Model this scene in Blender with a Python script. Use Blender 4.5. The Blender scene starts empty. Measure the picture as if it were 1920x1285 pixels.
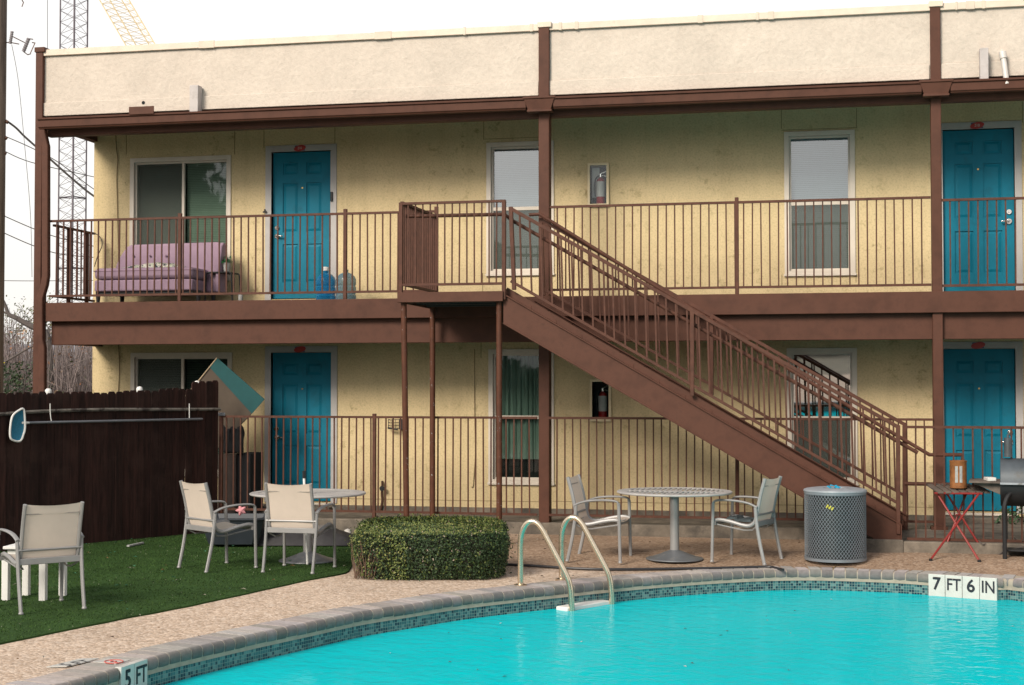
import bpy, bmesh, math, random
from mathutils import Vector, Matrix, noise as mnoise
R = math.radians
rng = random.Random(7)
scene = bpy.context.scene
COL = scene.collection

# ------------------------------------------------------------------ survey of the place
FOC, HCAM, YAW = 2800.0, 1.85, R(12.1)
PITCH = math.atan(83.5 / FOC)
CS, SN = math.cos(YAW), math.sin(YAW)

def ray(px, py):
    r = (px - 960) / FOC
    u = -(py - 642.5) / FOC
    f = math.cos(PITCH) - u * math.sin(PITCH)
    z = math.sin(PITCH) + u * math.cos(PITCH)
    return Vector((r * CS - f * SN, r * SN + f * CS, z)), f

def W(px, py, Y=None, Z=None, F=None):
    d, f = ray(px, py)
    if Y is not None: t = Y / d.y
    elif Z is not None: t = (Z - HCAM) / d.z
    else: t = F / f
    return Vector((0, 0, HCAM)) + d * t

def XA(px, Y, py=600): return W(px, py, Y=Y).x
def ZA(px, py, Y): return W(px, py, Y=Y).z

YW = 19.2      # apartment wall
YF = 17.94     # balcony front: columns, railings
YS = 16.5      # near side of the stairs
YS2 = 17.72    # far side of the stairs

def sstep(a, b, x):
    t = min(1, max(0, (x - a) / (b - a))); return t * t * (3 - 2 * t)
def deck_z(x, y):
    h = 0.06 + 0.03 * sstep(-1.0, 1.2, x)
    return h * sstep(15.4, 16.4, y) * sstep(-5.2, -4.2, x)

def G(px, py):           # point of the deck seen at this place of the survey
    z = 0
    for _ in range(4):
        p = W(px, py, Z=z); z = deck_z(p.x, p.y)
    return Vector((p.x, p.y, z))

# ------------------------------------------------------------------ materials
def nd(nt, t, **kw):
    n = nt.nodes.new(t)
    for k, v in kw.items():
        if k.startswith('i_'):
            key = k[2:]
            key = int(key) if key.isdigit() else key.replace('_', ' ')
            n.inputs[key].default_value = v
        else: setattr(n, k, v)
    return n

def ramp(nt, fac, stops):
    r = nt.nodes.new('ShaderNodeValToRGB')
    el = r.color_ramp.elements
    while len(el) < len(stops): el.new(0.5)
    for e, (p, c) in zip(el, stops):
        e.position = p; e.color = (c[0], c[1], c[2], 1) if len(c) == 3 else c
    nt.links.new(fac, r.inputs[0])
    return r.outputs[0]

def gry(v): return (v, v, v)

def mat(name, col, rough=0.6, metal=0.0, var=0.12, vscale=6.0, bump=0.0, bscale=60.0, bdist=0.004,
        spec=0.5, dirt=None, dscale=3.0, dlo=0.55, dhi=0.7, attr=None, detail=4.0, stretch=None, blotch=None):
    m = bpy.data.materials.new(name); m.use_nodes = True
    nt = m.node_tree; b = nt.nodes['Principled BSDF']
    b.inputs['Roughness'].default_value = rough
    b.inputs['Metallic'].default_value = metal
    b.inputs['Specular IOR Level'].default_value = spec
    tc = nd(nt, 'ShaderNodeTexCoord')
    vec = tc.outputs['Object']
    if stretch:
        mp = nd(nt, 'ShaderNodeMapping'); mp.inputs['Scale'].default_value = stretch
        nt.links.new(vec, mp.inputs[0]); vec = mp.outputs[0]
    n = nd(nt, 'ShaderNodeTexNoise', i_Scale=vscale, i_Detail=detail, i_Roughness=0.6)
    nt.links.new(vec, n.inputs['Vector'])
    lo = [c * (1 - var) for c in col]; hi = [min(1, c * (1 + var)) for c in col]
    out = ramp(nt, n.outputs['Fac'], [(0.3, lo), (0.7, hi)])
    if attr:
        a = nd(nt, 'ShaderNodeAttribute', attribute_name=attr)
        mx = nd(nt, 'ShaderNodeMix', data_type='RGBA', blend_type='MULTIPLY'); mx.inputs['Factor'].default_value = 1
        nt.links.new(out, mx.inputs['A']); nt.links.new(a.outputs['Color'], mx.inputs['B']); out = mx.outputs['Result']
    if dirt:
        n2 = nd(nt, 'ShaderNodeTexNoise', i_Scale=dscale, i_Detail=6.0, i_Roughness=0.7)
        nt.links.new(tc.outputs['Object'], n2.inputs['Vector'])
        f = ramp(nt, n2.outputs['Fac'], [(dlo, (0, 0, 0)), (dhi, (1, 1, 1))])
        mx = nd(nt, 'ShaderNodeMix', data_type='RGBA')
        nt.links.new(f, mx.inputs['Factor']); nt.links.new(out, mx.inputs['A'])
        mx.inputs['B'].default_value = (*dirt, 1); out = mx.outputs['Result']
    nt.links.new(out, b.inputs['Base Color'])
    if bump:
        n3 = nd(nt, 'ShaderNodeTexNoise', i_Scale=bscale, i_Detail=3.0, i_Roughness=0.6)
        nt.links.new(vec, n3.inputs['Vector'])
        bp = nd(nt, 'ShaderNodeBump', i_Strength=bump, i_Distance=bdist)
        nt.links.new(n3.outputs['Fac'], bp.inputs['Height']); nt.links.new(bp.outputs[0], b.inputs['Normal'])
    return m

def stucco(name, col, mild, msc, mlo, mhi, mildcol, bsc, bstr, bd):
    m = bpy.data.materials.new(name); m.use_nodes = True
    nt = m.node_tree; b = nt.nodes['Principled BSDF']; L = nt.links
    b.inputs['Roughness'].default_value = 0.9; b.inputs['Specular IOR Level'].default_value = 0.2
    tc = nd(nt, 'ShaderNodeTexCoord'); v = tc.outputs['Object']
    n = nd(nt, 'ShaderNodeTexNoise', i_Scale=1.3, i_Detail=5.0, i_Roughness=0.65); L.new(v, n.inputs['Vector'])
    c0 = ramp(nt, n.outputs['Fac'], [(0.3, [c * .9 for c in col]), (0.7, [min(1, c * 1.07) for c in col])])
    # mildew patches and specks
    n2 = nd(nt, 'ShaderNodeTexNoise', i_Scale=msc, i_Detail=8.0, i_Roughness=0.75); L.new(v, n2.inputs['Vector'])
    f2 = ramp(nt, n2.outputs['Fac'], [(mlo, (0, 0, 0)), (mhi, gry(mild))])
    n4 = nd(nt, 'ShaderNodeTexNoise', i_Scale=0.8, i_Detail=2.0); L.new(v, n4.inputs['Vector'])
    f4 = ramp(nt, n4.outputs['Fac'], [(0.42, (0.1, 0.1, 0.1)), (0.62, (1, 1, 1))])
    mu = nd(nt, 'ShaderNodeMix', data_type='RGBA', blend_type='MULTIPLY'); mu.inputs['Factor'].default_value = 1
    L.new(f2, mu.inputs['A']); L.new(f4, mu.inputs['B'])
    mx = nd(nt, 'ShaderNodeMix', data_type='RGBA'); L.new(mu.outputs['Result'], mx.inputs['Factor'])
    L.new(c0, mx.inputs['A']); mx.inputs['B'].default_value = (*mildcol, 1)
    mps = nd(nt, 'ShaderNodeMapping'); mps.inputs['Scale'].default_value = (5, 5, .35); L.new(v, mps.inputs[0])
    ns = nd(nt, 'ShaderNodeTexNoise', i_Scale=1.0, i_Detail=5.0, i_Roughness=.6); L.new(mps.outputs[0], ns.inputs['Vector'])
    fs_ = ramp(nt, ns.outputs['Fac'], [(.52, (0, 0, 0)), (.75, gry(mild * .18))])
    mst = nd(nt, 'ShaderNodeMix', data_type='RGBA'); L.new(fs_, mst.inputs['Factor']); L.new(mx.outputs['Result'], mst.inputs['A']); mst.inputs['B'].default_value = (*mildcol, 1); mx = mst
    # grain of the render coat
    n3 = nd(nt, 'ShaderNodeTexNoise', i_Scale=bsc, i_Detail=4.0, i_Roughness=0.7); L.new(v, n3.inputs['Vector'])
    g = ramp(nt, n3.outputs['Fac'], [(0.3, gry(0.74 if bsc > 35 else .9)), (0.5, gry(.98)), (0.75, gry(1.06))])
    m2 = nd(nt, 'ShaderNodeMix', data_type='RGBA', blend_type='MULTIPLY'); m2.inputs['Factor'].default_value = 1
    L.new(mx.outputs['Result'], m2.inputs['A']); L.new(g, m2.inputs['B'])
    L.new(m2.outputs['Result'], b.inputs['Base Color'])
    n5 = nd(nt, 'ShaderNodeTexNoise', i_Scale=bsc * .33, i_Detail=3.0, i_Distortion=1.2); L.new(v, n5.inputs['Vector'])
    ad = nd(nt, 'ShaderNodeMath', operation='ADD'); L.new(n3.outputs['Fac'], ad.inputs[0]); L.new(n5.outputs['Fac'], ad.inputs[1])
    bp = nd(nt, 'ShaderNodeBump', i_Strength=bstr, i_Distance=bd)
    L.new(ad.outputs[0], bp.inputs['Height']); L.new(bp.outputs[0], b.inputs['Normal'])
    return m

def glass_mat(name, tint, refl=0.1):
    m = bpy.data.materials.new(name); m.use_nodes = True
    nt = m.node_tree; L = nt.links
    nt.nodes.remove(nt.nodes['Principled BSDF']); out = nt.nodes['Material Output']
    tr = nd(nt, 'ShaderNodeBsdfTransparent'); tr.inputs[0].default_value = (*tint, 1)
    gl = nd(nt, 'ShaderNodeBsdfGlossy'); gl.inputs['Roughness'].default_value = 0.02
    gl.inputs['Color'].default_value = (0.92, 0.96, 1, 1)
    tc = nd(nt, 'ShaderNodeTexCoord')
    n = nd(nt, 'ShaderNodeTexNoise', i_Scale=1.6, i_Detail=1.0); L.new(tc.outputs['Object'], n.inputs['Vector'])
    bp = nd(nt, 'ShaderNodeBump', i_Strength=0.035, i_Distance=0.03); L.new(n.outputs['Fac'], bp.inputs['Height'])
    L.new(bp.outputs[0], gl.inputs['Normal'])
    fr = nd(nt, 'ShaderNodeFresnel', i_IOR=1.5)
    ad = nd(nt, 'ShaderNodeMath', operation='ADD'); ad.inputs[1].default_value = refl; ad.use_clamp = True
    L.new(fr.outputs[0], ad.inputs[0])
    mx = nd(nt, 'ShaderNodeMixShader'); L.new(ad.outputs[0], mx.inputs[0]); L.new(tr.outputs[0], mx.inputs[1]); L.new(gl.outputs[0], mx.inputs[2])
    L.new(mx.outputs[0], out.inputs[0])
    return m

BROWN = (0.086, 0.0345, 0.022)
M = {}
M['brown'] = mat('brown_paint', BROWN, 0.6, spec=.22, var=.22, vscale=5, bump=.12, bscale=25, dirt=(.055, .023, .015), dscale=5, dlo=.54, dhi=.75)
M['brown_rail'] = mat('brown_rail_paint', (.084, .033, .021), 0.6, spec=.25, var=.25, vscale=14)
M['brown_chip'] = mat('chipped_brown_paint', (.085, .031, .017), 0.6, spec=.25, var=.2, vscale=10, dirt=(.3, .31, .32), dscale=22, dlo=.63, dhi=.67)
M['stucco'] = stucco('yellow_stucco', (.655, .52, .305), .85, 6.5, .545, .69, (.2, .15, .06), 42, .45, .012)
M['parapet'] = stucco('cream_stucco', (.6, .525, .455), .3, 1.6, .56, .8, (.42, .33, .26), 22, .6, .014)
M['cream'] = mat('cream_trim', (.62, .53, .43), .6, var=.1, dirt=(.33, .24, .18), dscale=7, dlo=.62, dhi=.8)
M['capmetal'] = mat('painted_cap', (.66, .55, .45), .5, var=.08, dirt=(.4, .29, .22), dscale=4, dlo=.6, dhi=.78)
M['greytrim'] = mat('grey_door_trim', (.4, .38, .37), .55, var=.08)
M['whitetrim'] = mat('white_window_frame', (.62, .55, .47), .45, var=.05)
M['seam'] = mat('seam_dark', (.22, .15, .075), .9)
M['door'] = mat('teal_door_paint', (.001, .152, .235), .55, spec=.22, var=.1, vscale=2.5, dirt=(.005, .11, .165), dscale=4, dlo=.52, dhi=.8, bump=.05, bscale=40)
M['blind'] = mat('white_blind', (.46, .46, .48), .6, var=.05)
M['screen'] = mat('insect_screen', (.05, .06, .052), .85, var=.15, vscale=40)
M['curtain'] = mat('green_curtain', (.27, .35, .315), .8, var=.2, vscale=8, stretch=(4, 4, .4))
M['dark'] = mat('dark_interior', (.012, .014, .016), .9)
M['glass'] = glass_mat('window_glass', (.6, .7, .72), .15)
M['soffit'] = mat('soffit_paint', (.2, .165, .1), .8)
M['concrete'] = mat('old_concrete', (.175, .145, .115), .9, var=.3, vscale=5, bump=.4, bscale=35, dirt=(.07, .06, .05), dscale=3, dlo=.42, dhi=.65)
M['steel'] = mat('brushed_steel', (.7, .58, .44), .24, metal=.9, var=.08, dirt=(.38, .27, .17), dscale=9, dlo=.58, dhi=.75)
M['chrome'] = mat('chrome', (.7, .68, .65), .15, metal=1)
M['alu'] = mat('silver_frame', (.29, .285, .285), .45, metal=.2, var=.08)
M['sling'] = mat('cream_sling', (.75, .645, .555), .9, spec=.1, var=.07, vscale=3, bump=.25, bscale=260, bdist=.002)
def translucent(m, k):
    nt = m.node_tree; L = nt.links; b = nt.nodes['Principled BSDF']; out = nt.nodes['Material Output']
    t = nd(nt, 'ShaderNodeBsdfTranslucent'); src = b.inputs['Base Color'].links[0].from_socket; L.new(src, t.inputs[0])
    mx = nd(nt, 'ShaderNodeMixShader'); mx.inputs[0].default_value = k; L.new(b.outputs[0], mx.inputs[1]); L.new(t.outputs[0], mx.inputs[2]); L.new(mx.outputs[0], out.inputs[0])
translucent(M['sling'], .3)
M['hem'] = mat('sling_seam', (.27, .24, .21), .8)
M['tablegrey'] = mat('grey_tabletop', (.43, .41, .4), .5, metal=.1, var=.1)
M['tabledark'] = mat('grey_table_base', (.16, .17, .185), .45, metal=.3, var=.12, dirt=(.3, .27, .24), dscale=14, dlo=.6, dhi=.75)
M['whiteplastic'] = mat('white_plastic', (.72, .71, .69), .5, var=.04)
M['fence'] = mat('dark_stained_wood', (.021, .0085, .0065), .8, var=.6, vscale=5, stretch=(6, 6, .6), bump=.5, bscale=12, dirt=(.04, .02, .016), dscale=2.2, dlo=.5, dhi=.72, spec=.25)
M['picket'] = mat('dark_stained_pickets', (.022, .009, .007), .8, attr='tone', var=.55, vscale=5, stretch=(6, 6, .6), bump=.5, bscale=12, dirt=(.038, .019, .015), dscale=2.2, dlo=.5, dhi=.72, spec=.25)
M['oldrail'] = mat('weathered_rail', (.13, .115, .1), .85, var=.45, vscale=9, stretch=(1, 1, 6), dirt=(.03, .022, .02), dscale=7, dlo=.5, dhi=.62)
M['greyblue'] = mat('grey_painted_pole', (.2, .21, .235), .4, metal=.5, var=.1)
M['netblue'] = mat('blue_net', (.015, .16, .26), .7, var=.2, vscale=60)
M['purple'] = mat('mauve_upholstery', (.3, .205, .275), .85, var=.09, vscale=5, bump=.3, bscale=180, bdist=.002)
M['purpledark'] = mat('mauve_piping', (.21, .13, .18), .85)
M['blackwood'] = mat('black_wood', (.012, .011, .012), .5)
M['clothleaf'] = None
M['jug'] = None
M['red'] = mat('red_paint', (.22, .013, .01), .45, var=.15)
M['redsign'] = mat('red_plate', (.42, .03, .025), .4)
M['bluesign'] = mat('blue_plate', (.02, .04, .12), .4)
M['greyslat'] = mat('weathered_slat', (.11, .085, .07), .8, var=.35, vscale=12)
M['rust'] = mat('rusty_tin', (.24, .09, .025), .75, metal=.2, var=.35, vscale=14, bump=.3, bscale=50, dirt=(.06, .03, .02), dscale=9, dlo=.55, dhi=.7)
M['greystripe'] = mat('grey_label', (.33, .33, .32), .7, var=.25, vscale=20)
M['black'] = mat('black_metal', (.014, .014, .016), .55, var=.2, metal=.2)
M['grillgrey'] = mat('worn_grey_enamel', (.07, .082, .095), .5, metal=.2, var=.25, vscale=5, dirt=(.06, .06, .06), dscale=8, dlo=.52, dhi=.7)
M['binmetal'] = mat('grey_mesh_coating', (.18, .2, .225), .5, metal=.1, var=.1, dirt=(.33, .3, .26), dscale=18, dlo=.66, dhi=.74)
M['binliner'] = mat('dark_liner', (.011, .013, .016), .6)
M['binlid'] = mat('grey_lid', (.27, .29, .32), .5, var=.15, dirt=(.1, .09, .08), dscale=9, dlo=.6, dhi=.72)
M['tealcloth'] = mat('teal_board', (.004, .06, .064), .8, var=.1)
M['cardboard'] = mat('brown_board', (.075, .056, .041), .9, var=.12)
M['tanedge'] = mat('tan_edge', (.4, .31, .2), .8)
M['blackcloth'] = mat('black_cloth', (.008, .008, .01), .9)
M['brownbox'] = mat('brown_board_box', (.055, .038, .032), .8, var=.2)
M['pink'] = mat('pink_plush', (.6, .26, .28), .85, var=.15)
M['darktub'] = mat('dark_blue_plastic', (.03, .037, .048), .45, var=.15)
M['tarp'] = mat('dark_tarp', (.03, .028, .03), .7, var=.3)
M['pebble'] = mat('pale_stone', (.5, .47, .44), .8)
M['hose'] = mat('black_hose', (.02, .02, .024), .45)
M['yellow'] = mat('yellow_sticker', (.55, .5, .06), .6)
M['cyanbag'] = mat('blue_wrapper', (.01, .36, .6), .5)
M['extred'] = mat('extinguisher_red', (.36, .012, .014), .3)
M['label'] = mat('pale_label', (.6, .57, .54), .5, var=.1)
M['blackmark'] = mat('black_lettering', (.01, .012, .022), .5)
M['tilewhite'] = mat('white_marker_tile', (.56, .55, .52), .35, var=.07, vscale=9, dirt=(.36, .36, .32), dscale=14, dlo=.6, dhi=.78)
M['redmark'] = mat('red_ring', (.5, .12, .1), .6)
M['polewood'] = mat('pole_wood', (.1, .075, .06), .9, var=.4, vscale=4, stretch=(5, 5, .4), bump=.5, bscale=10)
M['porcelain'] = mat('grey_porcelain', (.2, .185, .2), .3)
M['wire'] = mat('wire', (.05, .045, .045), .6)
M['towersteel'] = mat('tower_steel', (.13, .115, .135), .6, metal=.3, var=.25)
M['craneyellow'] = mat('crane_yellow', (.72, .58, .34), .5)
M['bark'] = mat('grey_bark', (.1, .085, .08), .9, var=.3, vscale=8)
M['twig'] = mat('twig', (.2, .165, .155), .9, attr='tone', var=.2)
M['leaf'] = mat('leaf', (1, 1, 1), .55, attr='tone', var=.12, vscale=20, spec=.35)
M['turfleaf'] = mat('turf_fibre', (1, 1, 1), .7, attr='tone', var=.12, vscale=20, spec=.08)
M['roofgrey'] = mat('grey_shingle', (.2, .2, .23), .9, var=.2, vscale=6)
M['pot'] = mat('white_pot', (.48, .47, .45), .6, var=.12)
M['pvc'] = mat('white_pvc', (.6, .56, .53), .4)
M['drainpaint'] = mat('drain_paint', (.46, .42, .41), .6, var=.12, dirt=(.3, .26, .24), dscale=9, dlo=.55, dhi=.75)
M['spigot'] = mat('old_bronze', (.09, .045, .03), .5, metal=.4)
M['copper'] = mat('brass', (.42, .28, .1), .3, metal=1)
M['core'] = mat('hedge_wood', (.02, .018, .01), .9)
M['grout'] = mat('mortar', (.36, .31, .25), .9, var=.15, vscale=12)
M['brick'] = mat('coping_brick', (.37, .335, .315), .75, attr='tone', var=.16, vscale=25, bump=.35, bscale=70)

def cloth_pattern():
    m = bpy.data.materials.new('leaf_print_cloth'); m.use_nodes = True; nt = m.node_tree
    b = nt.nodes['Principled BSDF']; b.inputs['Roughness'].default_value = .9
    tc = nd(nt, 'ShaderNodeTexCoord')
    n = nd(nt, 'ShaderNodeTexNoise', i_Scale=17.0, i_Detail=1.0, i_Distortion=1.6); nt.links.new(tc.outputs['Object'], n.inputs['Vector'])
    o = ramp(nt, n.outputs['Fac'], [(.42, (.03, .04, .05)), (.46, (.6, .56, .52)), (.53, (.6, .56, .52)), (.56, (.16, .24, .05)), (.63, (.5, .47, .42))])
    nt.links.new(o, b.inputs['Base Color']); return m
M['clothleaf'] = cloth_pattern()

def jug_mat(name, col):
    m = bpy.data.materials.new(name); m.use_nodes = True; nt = m.node_tree; L = nt.links
    b = nt.nodes['Principled BSDF']; out = nt.nodes['Material Output']
    b.inputs['Base Color'].default_value = (*col, 1); b.inputs['Roughness'].default_value = .15
    tr = nd(nt, 'ShaderNodeBsdfTransparent'); tr.inputs[0].default_value = (min(1, col[0] * 2 + .25), min(1, col[1] * 1.3 + .3), min(1, col[2] + .3), 1)
    lw = nd(nt, 'ShaderNodeLayerWeight'); lw.inputs[0].default_value = .35
    r = ramp(nt, lw.outputs['Facing'], [(0, gry(.3)), (1, gry(.95))])
    mx = nd(nt, 'ShaderNodeMixShader'); L.new(r, mx.inputs[0]); L.new(tr.outputs[0], mx.inputs[1]); L.new(b.outputs[0], mx.inputs[2])
    L.new(mx.outputs[0], out.inputs[0]); return m
M['jug'] = jug_mat('blue_jug_plastic', (.02, .22, .45))
M['jugclear'] = jug_mat('clear_jug_plastic', (.16, .28, .38))

def deck_mat():
    m = bpy.data.materials.new('pebble_deck'); m.use_nodes = True; nt = m.node_tree; L = nt.links
    b = nt.nodes['Principled BSDF']; b.inputs['Roughness'].default_value = .9; b.inputs['Specular IOR Level'].default_value = .15
    tc = nd(nt, 'ShaderNodeTexCoord'); v = tc.outputs['Object']
    vo = nd(nt, 'ShaderNodeTexVoronoi', i_Scale=46.0); L.new(v, vo.inputs['Vector'])
    peb = ramp(nt, vo.outputs['Color'], [(0.05, (.23, .15, .095)), (.35, (.46, .335, .235)), (.6, (.6, .47, .36)), (.9, (.74, .63, .53))])
    n = nd(nt, 'ShaderNodeTexNoise', i_Scale=.55, i_Detail=5.0, i_Roughness=.65); L.new(v, n.inputs['Vector'])
    n2 = nd(nt, 'ShaderNodeTexNoise', i_Scale=9.0, i_Detail=6.0, i_Roughness=.7); L.new(v, n2.inputs['Vector'])
    vo2 = nd(nt, 'ShaderNodeTexVoronoi', i_Scale=25.0); L.new(v, vo2.inputs['Vector'])
    peb2 = ramp(nt, vo2.outputs['Color'], [(.1, gry(.62)), (.5, gry(1)), (.9, gry(1.22))])
    paste = ramp(nt, n2.outputs['Fac'], [(.3, (.53, .4, .315)), (.7, (.7, .56, .46))])
    mx = nd(nt, 'ShaderNodeMix', data_type='RGBA'); mx.inputs['Factor'].default_value = .62
    L.new(paste, mx.inputs['A']); L.new(peb, mx.inputs['B'])
    mv = nd(nt, 'ShaderNodeMix', data_type='RGBA', blend_type='MULTIPLY'); mv.inputs['Factor'].default_value = .45
    L.new(mx.outputs['Result'], mv.inputs['A']); L.new(peb2, mv.inputs['B']); mx = mv
    # dimmer light on the deck by the building, painted into its colour
    at = nd(nt, 'ShaderNodeAttribute', attribute_name='far_shade')
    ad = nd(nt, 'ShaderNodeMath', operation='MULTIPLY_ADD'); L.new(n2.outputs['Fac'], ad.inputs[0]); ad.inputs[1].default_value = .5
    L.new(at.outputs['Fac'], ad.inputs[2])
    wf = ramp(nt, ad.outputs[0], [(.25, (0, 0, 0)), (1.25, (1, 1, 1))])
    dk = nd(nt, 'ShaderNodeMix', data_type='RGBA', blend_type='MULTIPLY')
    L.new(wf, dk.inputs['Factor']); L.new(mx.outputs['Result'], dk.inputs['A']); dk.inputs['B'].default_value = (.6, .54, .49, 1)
    bl = ramp(nt, n.outputs['Fac'], [(.3, gry(.84)), (.65, gry(1.05))])
    m3 = nd(nt, 'ShaderNodeMix', data_type='RGBA', blend_type='MULTIPLY'); m3.inputs['Factor'].default_value = 1
    L.new(dk.outputs['Result'], m3.inputs['A']); L.new(bl, m3.inputs['B'])
    L.new(m3.outputs['Result'], b.inputs['Base Color'])
    bp = nd(nt, 'ShaderNodeBump', i_Strength=.7, i_Distance=.008); L.new(vo.outputs['Distance'], bp.inputs['Height']); bp.invert = True
    L.new(bp.outputs[0], b.inputs['Normal']); return m
M['deck'] = deck_mat()

def tile_mat():
    m = bpy.data.materials.new('pool_mosaic'); m.use_nodes = True; nt = m.node_tree; L = nt.links
    b = nt.nodes['Principled BSDF']; b.inputs['Roughness'].default_value = .2
    uv = nd(nt, 'ShaderNodeUVMap'); mp = nd(nt, 'ShaderNodeMapping'); mp.inputs['Scale'].default_value = (1 / .0265, 1 / .0265, 1)
    L.new(uv.outputs[0], mp.inputs[0])
    fl = nd(nt, 'ShaderNodeVectorMath', operation='FLOOR'); L.new(mp.outputs[0], fl.inputs[0])
    wn = nd(nt, 'ShaderNodeTexWhiteNoise', noise_dimensions='2D'); L.new(fl.outputs[0], wn.inputs['Vector'])
    c = ramp(nt, wn.outputs['Value'], [(0, (.006, .022, .045)), (.3, (.01, .045, .068)), (.33, (.024, .092, .11)), (.72, (.042, .13, .145)), (.75, (.075, .175, .185)), (1, (.125, .235, .235))])
    nt.nodes[-1].color_ramp.interpolation = 'LINEAR'
    fr = nd(nt, 'ShaderNodeVectorMath', operation='FRACTION'); L.new(mp.outputs[0], fr.inputs[0])
    sx = nd(nt, 'ShaderNodeSeparateXYZ'); L.new(fr.outputs[0], sx.inputs[0])
    mask = None
    for k in ('X', 'Y'):
        a = nd(nt, 'ShaderNodeMath', operation='SUBTRACT'); L.new(sx.outputs[k], a.inputs[0]); a.inputs[1].default_value = .5
        ab = nd(nt, 'ShaderNodeMath', operation='ABSOLUTE'); L.new(a.outputs[0], ab.inputs[0])
        g = nd(nt, 'ShaderNodeMath', operation='GREATER_THAN'); L.new(ab.outputs[0], g.inputs[0]); g.inputs[1].default_value = .43
        if mask is None: mask = g
        else:
            mm = nd(nt, 'ShaderNodeMath', operation='MAXIMUM'); L.new(mask.outputs[0], mm.inputs[0]); L.new(g.outputs[0], mm.inputs[1]); mask = mm
    mx = nd(nt, 'ShaderNodeMix', data_type='RGBA'); L.new(mask.outputs[0], mx.inputs['Factor']); L.new(c, mx.inputs['A'])
    mx.inputs['B'].default_value = (.2, .26, .23, 1)
    L.new(mx.outputs['Result'], b.inputs['Base Color']); return m
M['tile'] = tile_mat()

def water_mat():
    m = bpy.data.materials.new('pool_water'); m.use_nodes = True; nt = m.node_tree; L = nt.links
    b = nt.nodes['Principled BSDF']; b.inputs['Roughness'].default_value = .04; b.inputs['IOR'].default_value = 1.07
    tc = nd(nt, 'ShaderNodeTexCoord'); v = tc.outputs['Object']
    n0 = nd(nt, 'ShaderNodeTexNoise', i_Scale=.5, i_Detail=3.0); L.new(v, n0.inputs['Vector'])
    L.new(ramp(nt, n0.outputs['Fac'], [(.3, (.0, .5, .56)), (.7, (.0, .54, .6))]), b.inputs['Base Color'])
    mp = nd(nt, 'ShaderNodeMapping'); mp.inputs['Scale'].default_value = (1, 1.35, 1); mp.inputs['Rotation'].default_value = (0, 0, R(20)); L.new(v, mp.inputs[0])
    n = nd(nt, 'ShaderNodeTexNoise', i_Scale=5.5, i_Detail=2.0, i_Distortion=.4); L.new(mp.outputs[0], n.inputs['Vector'])
    n2 = nd(nt, 'ShaderNodeTexNoise', i_Scale=22.0, i_Detail=2.0); L.new(mp.outputs[0], n2.inputs['Vector'])
    a = nd(nt, 'ShaderNodeMath', operation='MULTIPLY_ADD'); L.new(n2.outputs['Fac'], a.inputs[0]); a.inputs[1].default_value = .22; L.new(n.outputs['Fac'], a.inputs[2])
    bp = nd(nt, 'ShaderNodeBump', i_Strength=.36, i_Distance=.035); L.new(a.outputs[0], bp.inputs['Height'])
    L.new(bp.outputs[0], b.inputs['Normal']); return m
M['water'] = water_mat()
M['turf'] = mat('turf_backing', (.032, .068, .019), .95, spec=.1, var=.25, vscale=3, bump=.6, bscale=90)
M['earth'] = mat('earth', (.14, .12, .08), .95, var=.3, vscale=.6)

# ------------------------------------------------------------------ mesh building
def tag(o, label=None, cat=None, group=None, kind=None):
    if label: o['label'] = label
    if cat: o['category'] = cat
    if group: o['group'] = group
    if kind: o['kind'] = kind
    return o

def empty(name, loc, label, cat, group=None):
    o = bpy.data.objects.new(name, None); COL.objects.link(o); o.location = loc
    o.empty_display_size = .2
    return tag(o, label, cat, group)

def wloc(o):
    v = Vector((0, 0, 0))
    while o: v += o.location; o = o.parent
    return v

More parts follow.
